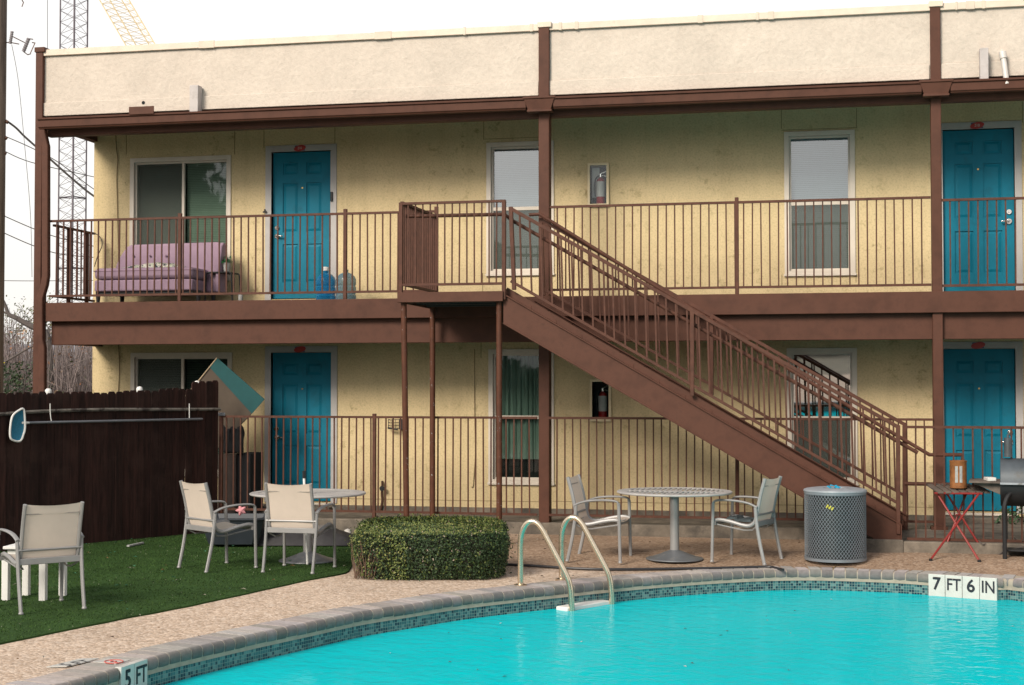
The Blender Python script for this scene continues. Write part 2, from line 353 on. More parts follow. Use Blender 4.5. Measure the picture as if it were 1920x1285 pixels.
class MB:
    def __init__(s): s.v = []; s.f = []; s.tone = None; s.uv = None
    def add(s, vs, fs):
        o = len(s.v); s.v += [tuple(v) for v in vs]; s.f += [tuple(i + o for i in f) for f in fs]
    def box(s, x0, x1, y0, y1, z0, z1):
        if x0 > x1: x0, x1 = x1, x0
        if y0 > y1: y0, y1 = y1, y0
        if z0 > z1: z0, z1 = z1, z0
        s.add([(x0, y0, z0), (x1, y0, z0), (x1, y1, z0), (x0, y1, z0), (x0, y0, z1), (x1, y0, z1), (x1, y1, z1), (x0, y1, z1)],
              [(0, 3, 2, 1), (4, 5, 6, 7), (0, 1, 5, 4), (1, 2, 6, 5), (2, 3, 7, 6), (3, 0, 4, 7)]); return s
    def bar(s, p, q, w, d, side=None):
        p, q = Vector(p), Vector(q); t = (q - p).normalized()
        ref = Vector(side) if side else (Vector((0, 0, 1)) if abs(t.z) < .95 else Vector((0, 1, 0)))
        a = t.cross(ref).normalized(); b = a.cross(t).normalized()
        a *= w / 2; b *= d / 2
        vs = [p - a - b, p + a - b, p + a + b, p - a + b, q - a - b, q + a - b, q + a + b, q - a + b]
        s.add(vs, [(0, 3, 2, 1), (4, 5, 6, 7), (0, 1, 5, 4), (1, 2, 6, 5), (2, 3, 7, 6), (3, 0, 4, 7)]); return s
    def tube(s, pts, r, n=8, closed=False, rx=None):
        pts = [Vector(p) for p in pts]; k = len(pts)
        rs = r if isinstance(r, (list, tuple)) else [r] * k
        t0 = (pts[1] - pts[0]).normalized()
        ref = Vector((0, 0, 1)) if abs(t0.z) < .9 else Vector((0, 1, 0))
        a = t0.cross(ref).normalized(); vs = []
        for i, p in enumerate(pts):
            if closed: t = (pts[(i + 1) % k] - pts[i - 1])
            else: t = pts[min(i + 1, k - 1)] - pts[max(i - 1, 0)]
            if t.length < 1e-9: t = t0.copy()
            t.normalize(); a = (a - t * a.dot(t)); a.normalize(); b = t.cross(a)
            for j in range(n):
                an = 2 * math.pi * j / n
                vs.append(p + a * math.cos(an) * rs[i] + b * math.sin(an) * (rs[i] if rx is None else rx))
        fs = []
        for i in range(k if closed else k - 1):
            for j in range(n):
                i2 = (i + 1) % k
                fs.append((i * n + j, i * n + (j + 1) % n, i2 * n + (j + 1) % n, i2 * n + j))
        if not closed:
            fs.append(tuple(range(n - 1, -1, -1))); fs.append(tuple((k - 1) * n + j for j in range(n)))
        s.add(vs, fs); return s
    def lathe(s, prof, c, n=24, cap=True):
        c = Vector(c); vs = []; k = len(prof)
        for r, z in prof:
            for j in range(n):
                a = 2 * math.pi * j / n; vs.append(c + Vector((r * math.cos(a), r * math.sin(a), z)))
        fs = [(i * n + j, i * n + (j + 1) % n, (i + 1) * n + (j + 1) % n, (i + 1) * n + j) for i in range(k - 1) for j in range(n)]
        if cap:
            if prof[0][0] > 1e-6: fs.append(tuple(range(n - 1, -1, -1)))
            if prof[-1][0] > 1e-6: fs.append(tuple((k - 1) * n + j for j in range(n)))
        s.add(vs, fs); return s
    def prism(s, poly, ext):      # closed polygon of 3D points, swept by the vector ext
        poly = [Vector(p) for p in poly]; e = Vector(ext); n = len(poly)
        fs = [tuple(range(n - 1, -1, -1)), tuple(range(n, 2 * n))] + [(i, (i + 1) % n, n + (i + 1) % n, n + i) for i in range(n)]
        s.add(poly + [p + e for p in poly], fs); return s
    def plate(s, x0, x1, z0, z1, y, depth, holes, outer=True):   # upright plate facing -Y with holes (reveals go back by depth)
        xs = sorted({x0, x1, *[h[0] for h in holes], *[h[1] for h in holes]}); zs = sorted({z0, z1, *[h[2] for h in holes], *[h[3] for h in holes]})
        xs = [x for x in xs if x0 <= x <= x1]; zs = [z for z in zs if z0 <= z <= z1]
        for i in range(len(xs) - 1):
            for j in range(len(zs) - 1):
                cx, cz = (xs[i] + xs[i + 1]) / 2, (zs[j] + zs[j + 1]) / 2
                if any(h[0] < cx < h[1] and h[2] < cz < h[3] for h in holes): continue
                s.add([(xs[i], y, zs[j]), (xs[i + 1], y, zs[j]), (xs[i + 1], y, zs[j + 1]), (xs[i], y, zs[j + 1])], [(0, 1, 2, 3)])
        b = y + depth
        for h in holes:
            a0, a1, c0, c1 = h
            s.add([(a0, y, c0), (a1, y, c0), (a1, y, c1), (a0, y, c1), (a0, b, c0), (a1, b, c0), (a1, b, c1), (a0, b, c1)],
                  [(0, 4, 5, 1), (1, 5, 6, 2), (2, 6, 7, 3), (3, 7, 4, 0)])
        if outer:
            s.add([(x0, y, z0), (x1, y, z0), (x1, y, z1), (x0, y, z1), (x0, b, z0), (x1, b, z0), (x1, b, z1), (x0, b, z1)],
                  [(0, 1, 5, 4), (1, 2, 6, 5), (2, 3, 7, 6), (3, 0, 4, 7)])
        return s
    def build(s, name, m, parent=None, smooth=True, bevel=0, fix=True):
        off = wloc(parent) if parent else Vector((0, 0, 0))
        me = bpy.data.meshes.new(name)
        me.from_pydata([(v[0] - off.x, v[1] - off.y, v[2] - off.z) for v in s.v], [], s.f)
        if s.tone is not None:
            ca = me.color_attributes.new('tone', 'FLOAT_COLOR', 'POINT')
            ca.data.foreach_set('color', [c for t in s.tone for c in (t[0], t[1], t[2], 1)])
        if fix:
            bm = bmesh.new(); bm.from_mesh(me); bmesh.ops.recalc_face_normals(bm, faces=bm.faces); bm.to_mesh(me); bm.free()
        me.materials.append(m); me.update()
        if smooth and len(me.polygons):
            me.shade_smooth(); me.set_sharp_from_angle(angle=R(34))
        o = bpy.data.objects.new(name, me); COL.objects.link(o)
        if parent: o.parent = parent
        if bevel:
            bv = o.modifiers.new('bevel', 'BEVEL'); bv.width = bevel; bv.segments = 2; bv.limit_method = 'ANGLE'; bv.angle_limit = R(40)
        return o

def copy_tree(o, parent=None):
    c = o.copy(); COL.objects.link(c)
    if parent: c.parent = parent
    for ch in list(o.children): copy_tree(ch, c)
    return c

def text_mesh(body, size, xscale=1.0, bold=0.0, depth=.002):
    cu = bpy.data.curves.new('lettering', 'FONT'); cu.body = body; cu.size = size; cu.align_x = 'CENTER'; cu.align_y = 'CENTER'
    cu.offset = bold; cu.extrude = depth
    ob = bpy.data.objects.new('lettering', cu); COL.objects.link(ob)
    bpy.context.view_layer.update()
    me = bpy.data.meshes.new_from_object(ob.evaluated_get(bpy.context.evaluated_depsgraph_get()))
    vs = [v.co.copy() for v in me.vertices]; fs = [tuple(p.vertices) for p in me.polygons]
    bpy.data.objects.remove(ob); bpy.data.curves.remove(cu); bpy.data.meshes.remove(me)
    return [Vector((v.x * xscale, v.y, v.z)) for v in vs], fs

def cat_rom(pts, n=8):
    P = [Vector(p) for p in pts]; out = []
    for i in range(len(P) - 1):
        p0 = P[max(i - 1, 0)]; p1 = P[i]; p2 = P[i + 1]; p3 = P[min(i + 2, len(P) - 1)]
        for k in range(n):
            t = k / n
            out.append(.5 * ((2 * p1) + (p2 - p0) * t + (2 * p0 - 5 * p1 + 4 * p2 - p3) * t * t + (3 * p1 - p0 - 3 * p2 + p3) * t ** 3))
    out.append(P[-1]); return out

# ------------------------------------------------------------------ pool outline
edge_px = [(60, 1303), (134, 1280), (217, 1257), (274, 1238), (368, 1215), (480, 1190), (590, 1167), (681, 1148), (768, 1135), (858, 1121),
           (960, 1109.5), (1060, 1099), (1161, 1089), (1261, 1080.5), (1361, 1074), (1440, 1070.5), (1510, 1069.5), (1574, 1070.5), (1674, 1074), (1738, 1078), (1868, 1086.5), (1925, 1090)]
ep = [W(a, b, Z=0.0) for a, b in edge_px]
left0 = ep[0]; dl = (ep[0] - ep[1]).normalized()
pts = [Vector((-1.2, 3.6, 0)), Vector((-2.9, 4.6, 0)), Vector((-3.75, 6.2, 0)), Vector((-4.0, 7.6, 0))] + ep + \
      [Vector((3.55, 13.0, 0)), Vector((4.5, 12.2, 0)), Vector((5.1, 10.8, 0)), Vector((5.2, 8.6, 0)), Vector((4.6, 6.0, 0)), Vector((3.0, 4.2, 0)), Vector((1.0, 3.5, 0))]
pts = [Vector((p.x, p.y, 0)) for p in pts]
loop = cat_rom(pts + [pts[0]], 10)[:-1]
# light smoothing then even spacing
for _ in range(6):
    loop = [(loop[i - 1] + loop[i] * 2 + loop[(i + 1) % len(loop)]) / 4 for i in range(len(loop))]
def resample(cl, step):
    cl = cl + [cl[0]]; L = [0]
    for i in range(1, len(cl)): L.append(L[-1] + (cl[i] - cl[i - 1]).length)
    n = int(L[-1] / step); st = L[-1] / n; out = []; j = 0
    for k in range(n):
        s = k * st
        while L[j + 1] < s: j += 1
        t = (s - L[j]) / (L[j + 1] - L[j]); out.append(cl[j].lerp(cl[j + 1], t))
    return out, st
BR = .118
pool, BR = resample(loop, BR)
NP = len(pool)
area = sum(pool[i].x * pool[(i + 1) % NP].y - pool[(i + 1) % NP].x * pool[i].y for i in range(NP)) / 2
if area < 0: pool.reverse()
tang = [(pool[(i + 1) % NP] - pool[i - 1]).normalized() for i in range(NP)]
outn = [Vector((t.y, -t.x, 0)) for t in tang]         # outward from the pool
WATER = -.2

def in_pool_dist(x, y):       # signed distance to the pool edge, negative inside
    best = 1e9; ins = False; j = NP - 1
    for i in range(NP):
        p = pool[i]; d = (p.x - x) ** 2 + (p.y - y) ** 2
        if d < best: best = d
        q = pool[j]
        if (p.y > y) != (q.y > y) and x < (q.x - p.x) * (y - p.y) / (q.y - p.y) + p.x: ins = not ins
        j = i
    return -math.sqrt(best) if ins else math.sqrt(best)

pool_root = empty('swimming_pool', (1, 9, 0), 'curved outdoor swimming pool with grey bullnose brick coping and blue mosaic waterline', 'swimming pool')
prof = [(.29, .010), (.03, .010), (.010, .005), (-.006, -.010), (-.014, -.034), (-.011, -.058), (-.002, -.076), (.012, -.084), (.29, -.084)]
cb = MB(); cb.tone = []
for i in range(NP):
    c, t, n = pool[i], tang[i], outn[i]
    w = BR / 2 - .006
    k = rng.uniform(.78, 1.15); tn = (k * rng.uniform(.97, 1.06), k, k * rng.uniform(.95, 1.05))
    jz = rng.uniform(-.002, .002)
    ring = []
    for s in (-w, w):
        ring.append([c + t * s * (1 if a > .1 else 1) + n * a + Vector((0, 0, z + jz)) for a, z in prof])
    k0 = len(prof)
    cb.add(ring[0] + ring[1], [tuple(range(k0)), tuple(range(2 * k0 - 1, k0 - 1, -1))] + [(j, (j + 1) % k0, k0 + (j + 1) % k0, k0 + j) for j in range(k0)])
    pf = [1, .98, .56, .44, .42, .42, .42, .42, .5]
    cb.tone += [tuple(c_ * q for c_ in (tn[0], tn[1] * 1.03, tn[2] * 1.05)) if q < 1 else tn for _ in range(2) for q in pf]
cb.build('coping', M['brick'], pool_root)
mo = MB()
mp_ = [(.295, .004), (.03, .004), (.01, -.002), (-.004, -.014), (-.009, -.034), (-.006, -.058), (-.002, -.080), (-.004, -.103), (.295, -.103)]
vs = []; fs = []
k0 = len(mp_)
for i in range(NP):
    vs += [pool[i] + outn[i] * a + Vector((0, 0, z)) for a, z in mp_]
for i in range(NP):
    j = (i + 1) % NP
    fs += [(i * k0 + a, i * k0 + (a + 1) % k0, j * k0 + (a + 1) % k0, j * k0 + a) for a in range(k0)]
mo.add(vs, fs); mo.build('mortar_bed', M['grout'], pool_root)
# mosaic band
tb = MB(); vs = []; fs = []
for i in range(NP):
    for z in (-.1035, -.55): vs.append(pool[i] + outn[i] * .004 + Vector((0, 0, z)))
for i in range(NP):
    j = (i + 1) % NP; fs.append((2 * i, 2 * i + 1, 2 * j + 1, 2 * j))
tb.add(vs, fs); to = tb.build('waterline_tile', M['tile'], pool_root, fix=False)
uvl = to.data.uv_layers.new(name='UVMap')
for p in to.data.polygons:
    i = p.index
    for li, vi in zip(p.loop_indices, p.vertices):
        k = vi // 2
        s = (i if k == i else i + 1) * BR
        uvl.data[li].uv = (s, 0.0 if vi % 2 == 0 else -.4465)
bs = MB(); bs.add([p + outn[i] * .004 + Vector((0, 0, -1.8)) for i, p in enumerate(pool)] + [p + outn[i] * .004 + Vector((0, 0, -.551)) for i, p in enumerate(pool)],
       [tuple(range(NP))] + [(i, (i + 1) % NP, NP + (i + 1) % NP, NP + i) for i in range(NP)])
bs.build('basin', mat('pool_plaster', (.1, .5, .55), .7), pool_root, smooth=False)
wb = MB(); wb.add([p + outn[i] * .006 + Vector((0, 0, WATER)) for i, p in enumerate(pool)], [tuple(range(NP))])
wo = wb.build('water', M['water'], None, smooth=False, fix=False); tag(wo, kind='structure')

# ------------------------------------------------------------------ ground, deck, lawn
X0, X1, Y0, Y1 = -13.0, 9.0, -4.0, 17.98
g = MB()
B = 900
xs = [-B, X0, X1, B]; ys = [-B, Y0, Y1 + .1, B]
for i in range(3):
    for j in range(3):
        if i == 1 and j == 1: continue
        g.add([(xs[i], ys[j], -.02), (xs[i + 1], ys[j], -.02), (xs[i + 1], ys[j + 1], -.02), (xs[i], ys[j + 1], -.02)], [(0, 1, 2, 3)])
tag(g.build('ground', M['earth'], smooth=False), kind='structure')

lawn_px = [(-60, 1224), (0, 1206), (134, 1178), (234, 1158), (335, 1139), (480, 1108), (580, 1086), (654, 1070)]
le = [W(a, b, Z=.015) for a, b in lawn_px]
le = cat_rom([le[0] + (le[0] - le[1]) * 6] + le + [W(668, 1040, Z=.015), Vector((-4.9, 16.2, .015)), Vector((-4.75, 17.9, .015))], 6)
lawn_poly = [(p.x + .018 * mnoise.noise((p.x * 3, p.y * 3, 1)), p.y + .03 * mnoise.noise((p.x * 3, p.y * 3, 7))) for p in le] + [(-12.6, 17.9), (-12.6, le[0].y)]
def in_poly(x, y, P):
    ins = False; j = len(P) - 1
    for i in range(len(P)):
        xi, yi = P[i]; xj, yj = P[j]
        if (yi > y) != (yj > y) and x < (xj - xi) * (y - yi) / (yj - yi) + xi: ins = not ins
        j = i
    return ins
# deck grid with the pool left open
st = .11
nx = int((X1 - X0) / st); ny = int((Y1 - Y0) / st)
dxx, dyy = (X1 - X0) / nx, (Y1 - Y0) / ny
pminx = min(p.x for p in pool) - .5; pmaxx = max(p.x for p in pool) + .5; pminy = min(p.y for p in pool) - .5; pmaxy = max(p.y for p in pool) + .5
dv = []; far_shade = []
for j in range(ny + 1):
    for i in range(nx + 1):
        x, y = X0 + i * dxx, Y0 + j * dyy
        dv.append((x, y, deck_z(x, y)))
        far_shade.append(sstep(14.55, 15.6, y + .12 * mnoise.noise((x * 1.3, y * 1.3, 3))) * sstep(-4.6, -3.0, x))
df = []
for j in range(ny):
    for i in range(nx):
        x, y = X0 + (i + .5) * dxx, Y0 + (j + .5) * dyy
        if pminx < x < pmaxx and pminy < y < pmaxy and in_pool_dist(x, y) < .16: continue
        a = j * (nx + 1) + i; df.append((a, a + 1, a + nx + 2, a + nx + 1))
me = bpy.data.meshes.new('pool_deck'); me.from_pydata(dv, [], df)
at = me.attributes.new('far_shade', 'FLOAT', 'POINT'); at.data.foreach_set('value', far_shade)
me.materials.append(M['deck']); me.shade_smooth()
do = bpy.data.objects.new('pool_deck', me); COL.objects.link(do); tag(do, kind='structure')

lw = MB(); lw.add([(x, y, .014) for x, y in lawn_poly] + [(x, y, -.01) for x, y in lawn_poly],
                  [tuple(range(len(lawn_poly)))] + [(i, (i + 1) % len(lawn_poly), len(lawn_poly) + (i + 1) % len(lawn_poly), len(lawn_poly) + i) for i in range(len(lawn_poly))])
tag(lw.build('lawn', M['turf'], smooth=False), kind='structure')
gb = MB(); gb.tone = []
cnt = 0
while cnt < 70000:
    x = rng.uniform(-10.2, -4.5); y = rng.uniform(9.6, 17.8)
    if not in_poly(x, y, lawn_poly): continue
    a = rng.uniform(0, 6.28); h = rng.uniform(.004, .013); w = rng.uniform(.004, .008)
    ln = rng.uniform(0, .018); a2 = rng.uniform(0, 6.28)
    o = len(gb.v)
    gb.v += [(x - w * math.cos(a), y - w * math.sin(a), .012), (x + w * math.cos(a), y + w * math.sin(a), .012), (x + ln * math.cos(a2), y + ln * math.sin(a2), .014 + h)]
    gb.f.append((o, o + 1, o + 2))
    p = 1.15 + .45 * mnoise.noise((x * .8, y * .8, 0)) + .3 * mnoise.noise((x * 3, y * 3, 4)) + rng.uniform(-.22, .22)
    t = (.035 * p + .006 * rng.random(), .072 * p, .019 * p) if rng.random() > .012 else (.2, .22, .15)
    gb.tone += [t] * 3; cnt += 1
tag(gb.build('turf_blades', M['turfleaf'], smooth=False, fix=False), kind='stuff')
# fallen leaves, and pale glint flecks on the water
fl = MB(); fl.tone = []
for k in range(90):
    while True:
        x = rng.uniform(-9.2, -4.6); y = rng.uniform(11, 17.4)
        if in_poly(x, y, lawn_poly): break
    a = rng.uniform(0, 6.28); s_ = rng.uniform(.015, .035); z = .04
    o = len(fl.v); c, n_ = math.cos(a) * s_, math.sin(a) * s_
    fl.v += [(x - c, y - n_, z), (x + n_ * .5, y - c * .5, z + .012), (x + c, y + n_, z + .004), (x - n_ * .5, y + c * .5, z + .01)]
    fl.f.append((o, o + 1, o + 2, o + 3)); t = rng.choice([(.05, .17, .09), (.25, .24, .18), (.2, .12, .05), (.04, .13, .08)]); fl.tone += [t] * 4
for k in range(130):
    while True:
        x = rng.uniform(-7, 3.5); y = rng.uniform(9, 17.7)
        if not in_poly(x, y, lawn_poly) and in_pool_dist(x, y) > .05: break
    if y < 16.5 and rng.random() < .5: continue
    a = rng.uniform(0, 6.28); s_ = rng.uniform(.01, .024); z = deck_z(x, y) + .014
    o = len(fl.v); c, n_ = math.cos(a) * s_, math.sin(a) * s_
    fl.v += [(x - c, y - n_, z), (x + n_ * .5, y - c * .5, z + .012), (x + c, y + n_, z + .004), (x - n_ * .5, y + c * .5, z + .01)]
    fl.f.append((o, o + 1, o + 2, o + 3)); t = rng.choice([(.1, .05, .02), (.16, .09, .04), (.07, .045, .03), (.4, .36, .3)]); fl.tone += [t] * 4
for k in range(40):  # dark debris on the water; the pale flecks stand in for sun glints
    while True:
        x = rng.uniform(-3.6, 3); y = rng.uniform(8.5, 15)
        if in_pool_dist(x, y) < -.1: break
    a = rng.uniform(0, 6.28); s_ = rng.uniform(.008, .022); z = WATER + .004
    o = len(fl.v); c, n_ = math.cos(a) * s_, math.sin(a) * s_
    fl.v += [(x - c, y - n_, z), (x + n_ * .5, y - c * .5, z + .006), (x + c, y + n_, z + .003), (x - n_ * .5, y + c * .5, z + .005)]
    fl.f.append((o, o + 1, o + 2, o + 3)); fl.tone += [rng.choice([(.6, .6, .55), (.6, .58, .5), (.05, .05, .03), (.1, .06, .03)])] * 4
tag(fl.build('leaves_and_glints', M['leaf'], smooth=False, fix=False), kind='stuff')

# raised concrete walk along the ground floor, with its kerb
ZWALK = .20
wk = MB()
xl, xr, xs_ = -11.0, 9.0, XA(1626, 16.62, 1020)
wk.box(xl, xs_, YF - .06, YW + .01, -.05, ZWALK)
wk.box(xs_, xr, 16.5, YW + .01, -.05, ZWALK + .004)
tag(wk.build('walkway', M['concrete'], bevel=.012), kind='structure')

# ------------------------------------------------------------------ apartment building
bld = empty('apartment_building', (-3, YW, 0), 'two storey apartment building with yellow stucco walls, teal doors and brown metal balcony', 'building')
XL = XA(174, YW)           # left corner of the wall
XR = 6.2
ZTOP = ZA(565, 70, YF + .06)
def rect(x0, y0, x1, y1, Y=YW):       # opening measured at its centre line
    return (XA(x0, Y, (y0 + y1) / 2), XA(x1, Y, (y0 + y1) / 2), ZA((x0 + x1) / 2, y1, Y), ZA((x0 + x1) / 2, y0, Y))
op = {
    'win_a': rect(251, 302, 426, 519), 'door_a': rect(509, 284, 620, 561), 'win_b': rect(920, 274, 1031, 508),
    'win_c': rect(1479, 254, 1595, 508), 'door_b': rect(1768, 242, 1903, 547),
    'win_d': rect(252, 669, 428, 884), 'door_c': rect(508, 661, 621, 941), 'win_e': rect(924, 663, 1031, 900),
    'win_f': rect(1484, 661, 1599, 900), 'door_d': rect(1770, 654, 1905, 960),
    'cab_a': rect(1107, 311, 1138, 383), 'cab_b': rect(1111, 716, 1142, 786)}
holes = list(op.values())
wl = MB(); wl.plate(XL, XR, ZWALK - .03, 5.62, YW, .16, holes, outer=False)
wl.box(XL, XR, YW + .35, YW + 6, ZWALK - .03, 5.62)       # body of the block behind the rooms
wl.add([(XL, YW, ZWALK - .03), (XL, YW + .35, ZWALK - .03), (XL, YW + .35, 5.62), (XL, YW, 5.62)], [(0, 1, 2, 3)])
wl.build('wall', M['stucco'], bld, smooth=False)
# foundation strip and weep line
fd = MB(); zf = ZA(1100, 955, YW); fd.box(XL - .01, XR, YW - .035, YW + .05, ZWALK - .02, zf); fd.build('foundation', M['concrete'], bld)
def vseam(px, y0, y1, w=.007): 
    sm = MB(); x = XA(px, YW, (y0 + y1) / 2); sm.box(x - w / 2, x + w / 2, YW - .003, YW + .01, ZA(px, y1, YW), ZA(px, y0, YW)); sm.build('panel_joint', M['seam'], bld, smooth=False)
def hseam(px0, px1, py, w=.006):
    z0 = ZA((px0 + px1) / 2, py, YW); sm = MB(); sm.box(XA(px0, YW, py), XA(px1, YW, py), YW - .0025, YW + .01, z0 - w / 2, z0 + w / 2); sm.build('panel_joint', M['seam'], bld, smooth=False)
for a in [(237, 240, 290), (440, 240, 290), (495, 236, 277), (628, 232, 272), (907, 225, 262), (1033, 222, 258), (1465, 205, 242), (1606, 203, 240), (1917, 190, 230),
          (905, 512, 548), (1605, 513, 530), (1466, 515, 535), (902, 640, 672)]: vseam(*a)
for a in [(907, 1033, 259), (1465, 1606, 242), (620, 1030, 938), (1036, 1760, 946), (1330, 1745, 536)]: hseam(*a)
# old cable stapled down the wall
cab = MB(); cx = [W(px, py, Y=YW - .012) for px, py in [(217, 236), (218, 275), (221, 300), (219, 330), (220, 380), (221, 430), (222, 470), (221, 520)]]
cab.tube(cat_rom(cx, 4), .006, 6); cab.build('wall_cable', M['seam'], bld); cab = MB()
cab.tube(cat_rom([W(px, py, Y=YW - .012) for px, py in [(222, 640), (224, 690), (222, 740), (223, 800)]], 4), .006, 6); cab.build('wall_cable', M['seam'], bld); cab = MB()
cab.tube(cat_rom([W(px, py, Y=YW - .012) for px, py in [(890, 655), (890, 780), (891, 850), (888, 900), (887, 912), (884, 914)]], 4), .0045, 6)
cab.build('wall_cable', M['seam'], bld)
cab = MB(); cab.tube(cat_rom([W(px, py, Y=18.6) for px, py in [(172, 437), (182, 440), (190, 449), (191, 462), (184, 478), (177, 500)]], 5), .006, 6); cab.build('wall_cable', M['wire'], bld)

# ---- roof: parapet, cap, eave, gutter
pz1 = ZTOP; pz0 = ZA(565, 197, YF + .05); xpl = XA(78, YF + .05, 150)
pa = MB(); pa.box(xpl, XR, YF + .05, YF + .35, pz0, pz1 - .05); pa.box(xpl, xpl + .25, YF + .35, YW + 6, pz0, pz1 - .05)
pa.build('parapet', M['parapet'], bld)
zb = ZA(565, 172, YF + .03)
xm0, xm1 = XA(1009, YF), XA(1029, YF); xr0, xr1 = XA(1747, YF), XA(1766, YF)
pb = MB()
for a, b in ((xpl + .002, xm0 - .0), (xm1, xr0), (xr1, XR)): pb.box(a, b, YF + .028, YF + .049, pz0 - .012, zb)
pb.build('parapet_band', M['parapet'], bld, bevel=.008)
zc = ZA(565, 80, YF)
cp = MB(); cp.box(xpl, XR, YF + .012, YF + .38, zc, pz1); 
cp.build('parapet_cap', M['capmetal'], bld, bevel=.006)
for px0, px1 in [(372, 401), (702, 733), (868, 873), (993, 999), (1047, 1053), (1077, 1084), (1308, 1318), (1418, 1423), (1440, 1451), (1792, 1796), (1812, 1828), (1842, 1848)]:
    a, b = XA(px0, YF, 60), XA(px1, YF, 60)
    cj = MB(); cj.box(a, b, YF + .006, YF + .2, zc - .006, pz1 + .006); cj.build('cap_splice', M['cream'], bld, bevel=.003)
# soffit and eave beam
zs = ZA(565, 238, YF + .08)
so = MB(); so.box(XA(92, YF), XR, YF + .2, YW + .0, 5.45, 5.5); so.build('soffit', M['soffit'], bld)
tr = MB(); tr.box(XL - .02, XR, YW - .03, YW - .001, 5.40, 5.449); tr.build('soffit_trim', M['stucco'], bld)
eb = MB(); eb.box(XA(84, YF + .08), XR, YF + .06, YF + .2, zs, pz0 + .02)
eb.box(XA(84, YF + .08), XA(84, YF + .08) + .12, YF + .2, YW + .4, zs + .12, pz0 + .02)
eb.build('eave_beam', M['brown'], bld, bevel=.006)
gz1 = ZA(565, 201, YF - .14); gz0 = ZA(565, 222, YF - .12)
gp = [(YF - .012, gz1 - .006), (YF - .012, gz0), (YF - .1, gz0), (YF - .105, gz0 + .012), (YF - .12, gz0 + .022), (YF - .125, gz1 - .032), (YF - .146, gz1 - .022), (YF - .148, gz1), (YF - .138, gz1), (YF - .134, gz1 - .014), (YF - .115, gz1 - .024), (YF - .109, gz0 + .02), (YF - .02, gz0 + .012), (YF - .02, gz1 - .006)]
bx = [(XA(980, YF - .15, 188), XA(1041, YF - .15, 188)), (XA(1723, YF - .15, 160), XA(1788, YF - .15, 160))]
xg0 = XA(70, YF - .14, 235)
for a, b in ((xg0, bx[0][0] + .03), (bx[0][1] - .03, bx[1][0] + .03), (bx[1][1] - .03, XR)):
    gg = MB(); gg.prism([(a, y, z) for y, z in gp], (b - a, 0, 0)); gg.build('gutter', M['brown'], bld)
for a, b in bx:
    q = MB(); w = (b - a)
    yy0, yy1 = YF - .155, YF - .008
    top = gz1 + .012; bot = gz0 - .035
    def ringz(z, inset, yi): return [(a + inset, yy0 + yi, z), (b - inset, yy0 + yi, z), (b - inset, yy1, z), (a + inset, yy1, z)]
    rings = [ringz(top, 0, 0), ringz(top - .025, 0, 0), ringz(top - .03, .012, .012), ringz(bot + .03, w * .15, .03), ringz(bot + .025, w * .12, .02), ringz(bot, w * .12, .02)]
    vs = [p for r_ in rings for p in r_]; fs = [(0, 1, 2, 3), (20, 23, 22, 21)]
    for i in range(5):
        for j in range(4): fs.append((i * 4 + j, i * 4 + (j + 1) % 4, i * 4 + 4 + (j + 1) % 4, i * 4 + 4 + j))
    q.add(vs, fs); q.build('gutter_box', M['brown'], bld, bevel=.004)
# drain fittings on the parapet
def scupper(px0, px1, y0, y1):
    s_ = MB(); a, b = XA(px0, YF - .1, y1), XA(px1, YF - .1, y1); s_.box(a, b, YF - .1, YF + .03, ZA(px0, y1 + 3, YF - .1) - .04, ZA(px0, y0, YF - .1))
    s_.build('roof_drain_box', M['drainpaint'], bld, bevel=.006)
scupper(355, 371, 160, 209); scupper(1838, 1854, 90, 150)
pp = MB(); a = W(1880, 100, Y=YF - .03); b = W(1888, 152, Y=YF - .1); pp.tube([a, b + Vector((0, 0, -.04))], .032, 12)
d_ = (a - b).normalized(); pp.tube([a - d_ * .07, a + d_ * .012], .041, 12); pp.tube([a, a + Vector((-.0, .09, .03))], .03, 10)
pp.build('drain_pipe', M['pvc'], bld)
bp_ = MB(); a, b = XA(242, YF - .152, 208), XA(289, YF - .152, 208); bp_.box(a, b, YF - .162, YF - .15, ZA(265, 215, YF - .15), ZA(265, 200, YF - .15)); bp_.build('gutter_patch', M['brown'], bld, bevel=.02)
hb = MB(); c = W(269, 193, Y=YF + .03); hb.lathe([(.02, 0), (.024, .004)], (0, 0, 0), 10); hb.v = [(c.x + x, c.y - z - .001, c.z + y) for x, y, z in hb.v]; hb.build('parapet_hole', M['dark'], bld)
rf = MB(); rf.box(XL - .05, XR, YF + .36, YW + 6, 5.62, 5.72); rf.build('roof', M['roofgrey'], bld)

# ---- balcony
bz = ZA(565, 562, YF - .04); bz1 = ZA(565, 598.5, YF - .04); bz2 = ZA(565, 600.5, YF + .03); bz3 = ZA(565, 644, YF + .03)
xbl = XA(85, YF - .04)
FLOOR = bz + .005
ff = MB(); ff.box(xbl, XR, YF - .04, YF + .02, bz1, bz); ff.build('balcony_fascia', M['brown'], bld, bevel=.006)
fb = MB(); fb.box(xbl + .03, XR, YF + .065, YF + .17, bz3, bz1 + .01)
fb.box(xbl + .03, xbl + .15, YF + .17, YW + .15, bz3 + .01, bz1 - .02)
fb.build('balcony_beam', M['brown'], bld, bevel=.006)
fs_ = MB(); fs_.box(xbl + .01, XR, YF + .021, YW - .001, bz1 + .02, bz - .002); fs_.build('balcony_floor', M['concrete'], bld)
jo = MB()
for k in range(34):
    x = xbl + .3 + k * .47
    if x < XR: jo.box(x, x + .05, YF + .18, YW - .01, bz3 + .1, bz1 + .018)
jo.build('floor_joists', M['brown'], bld)

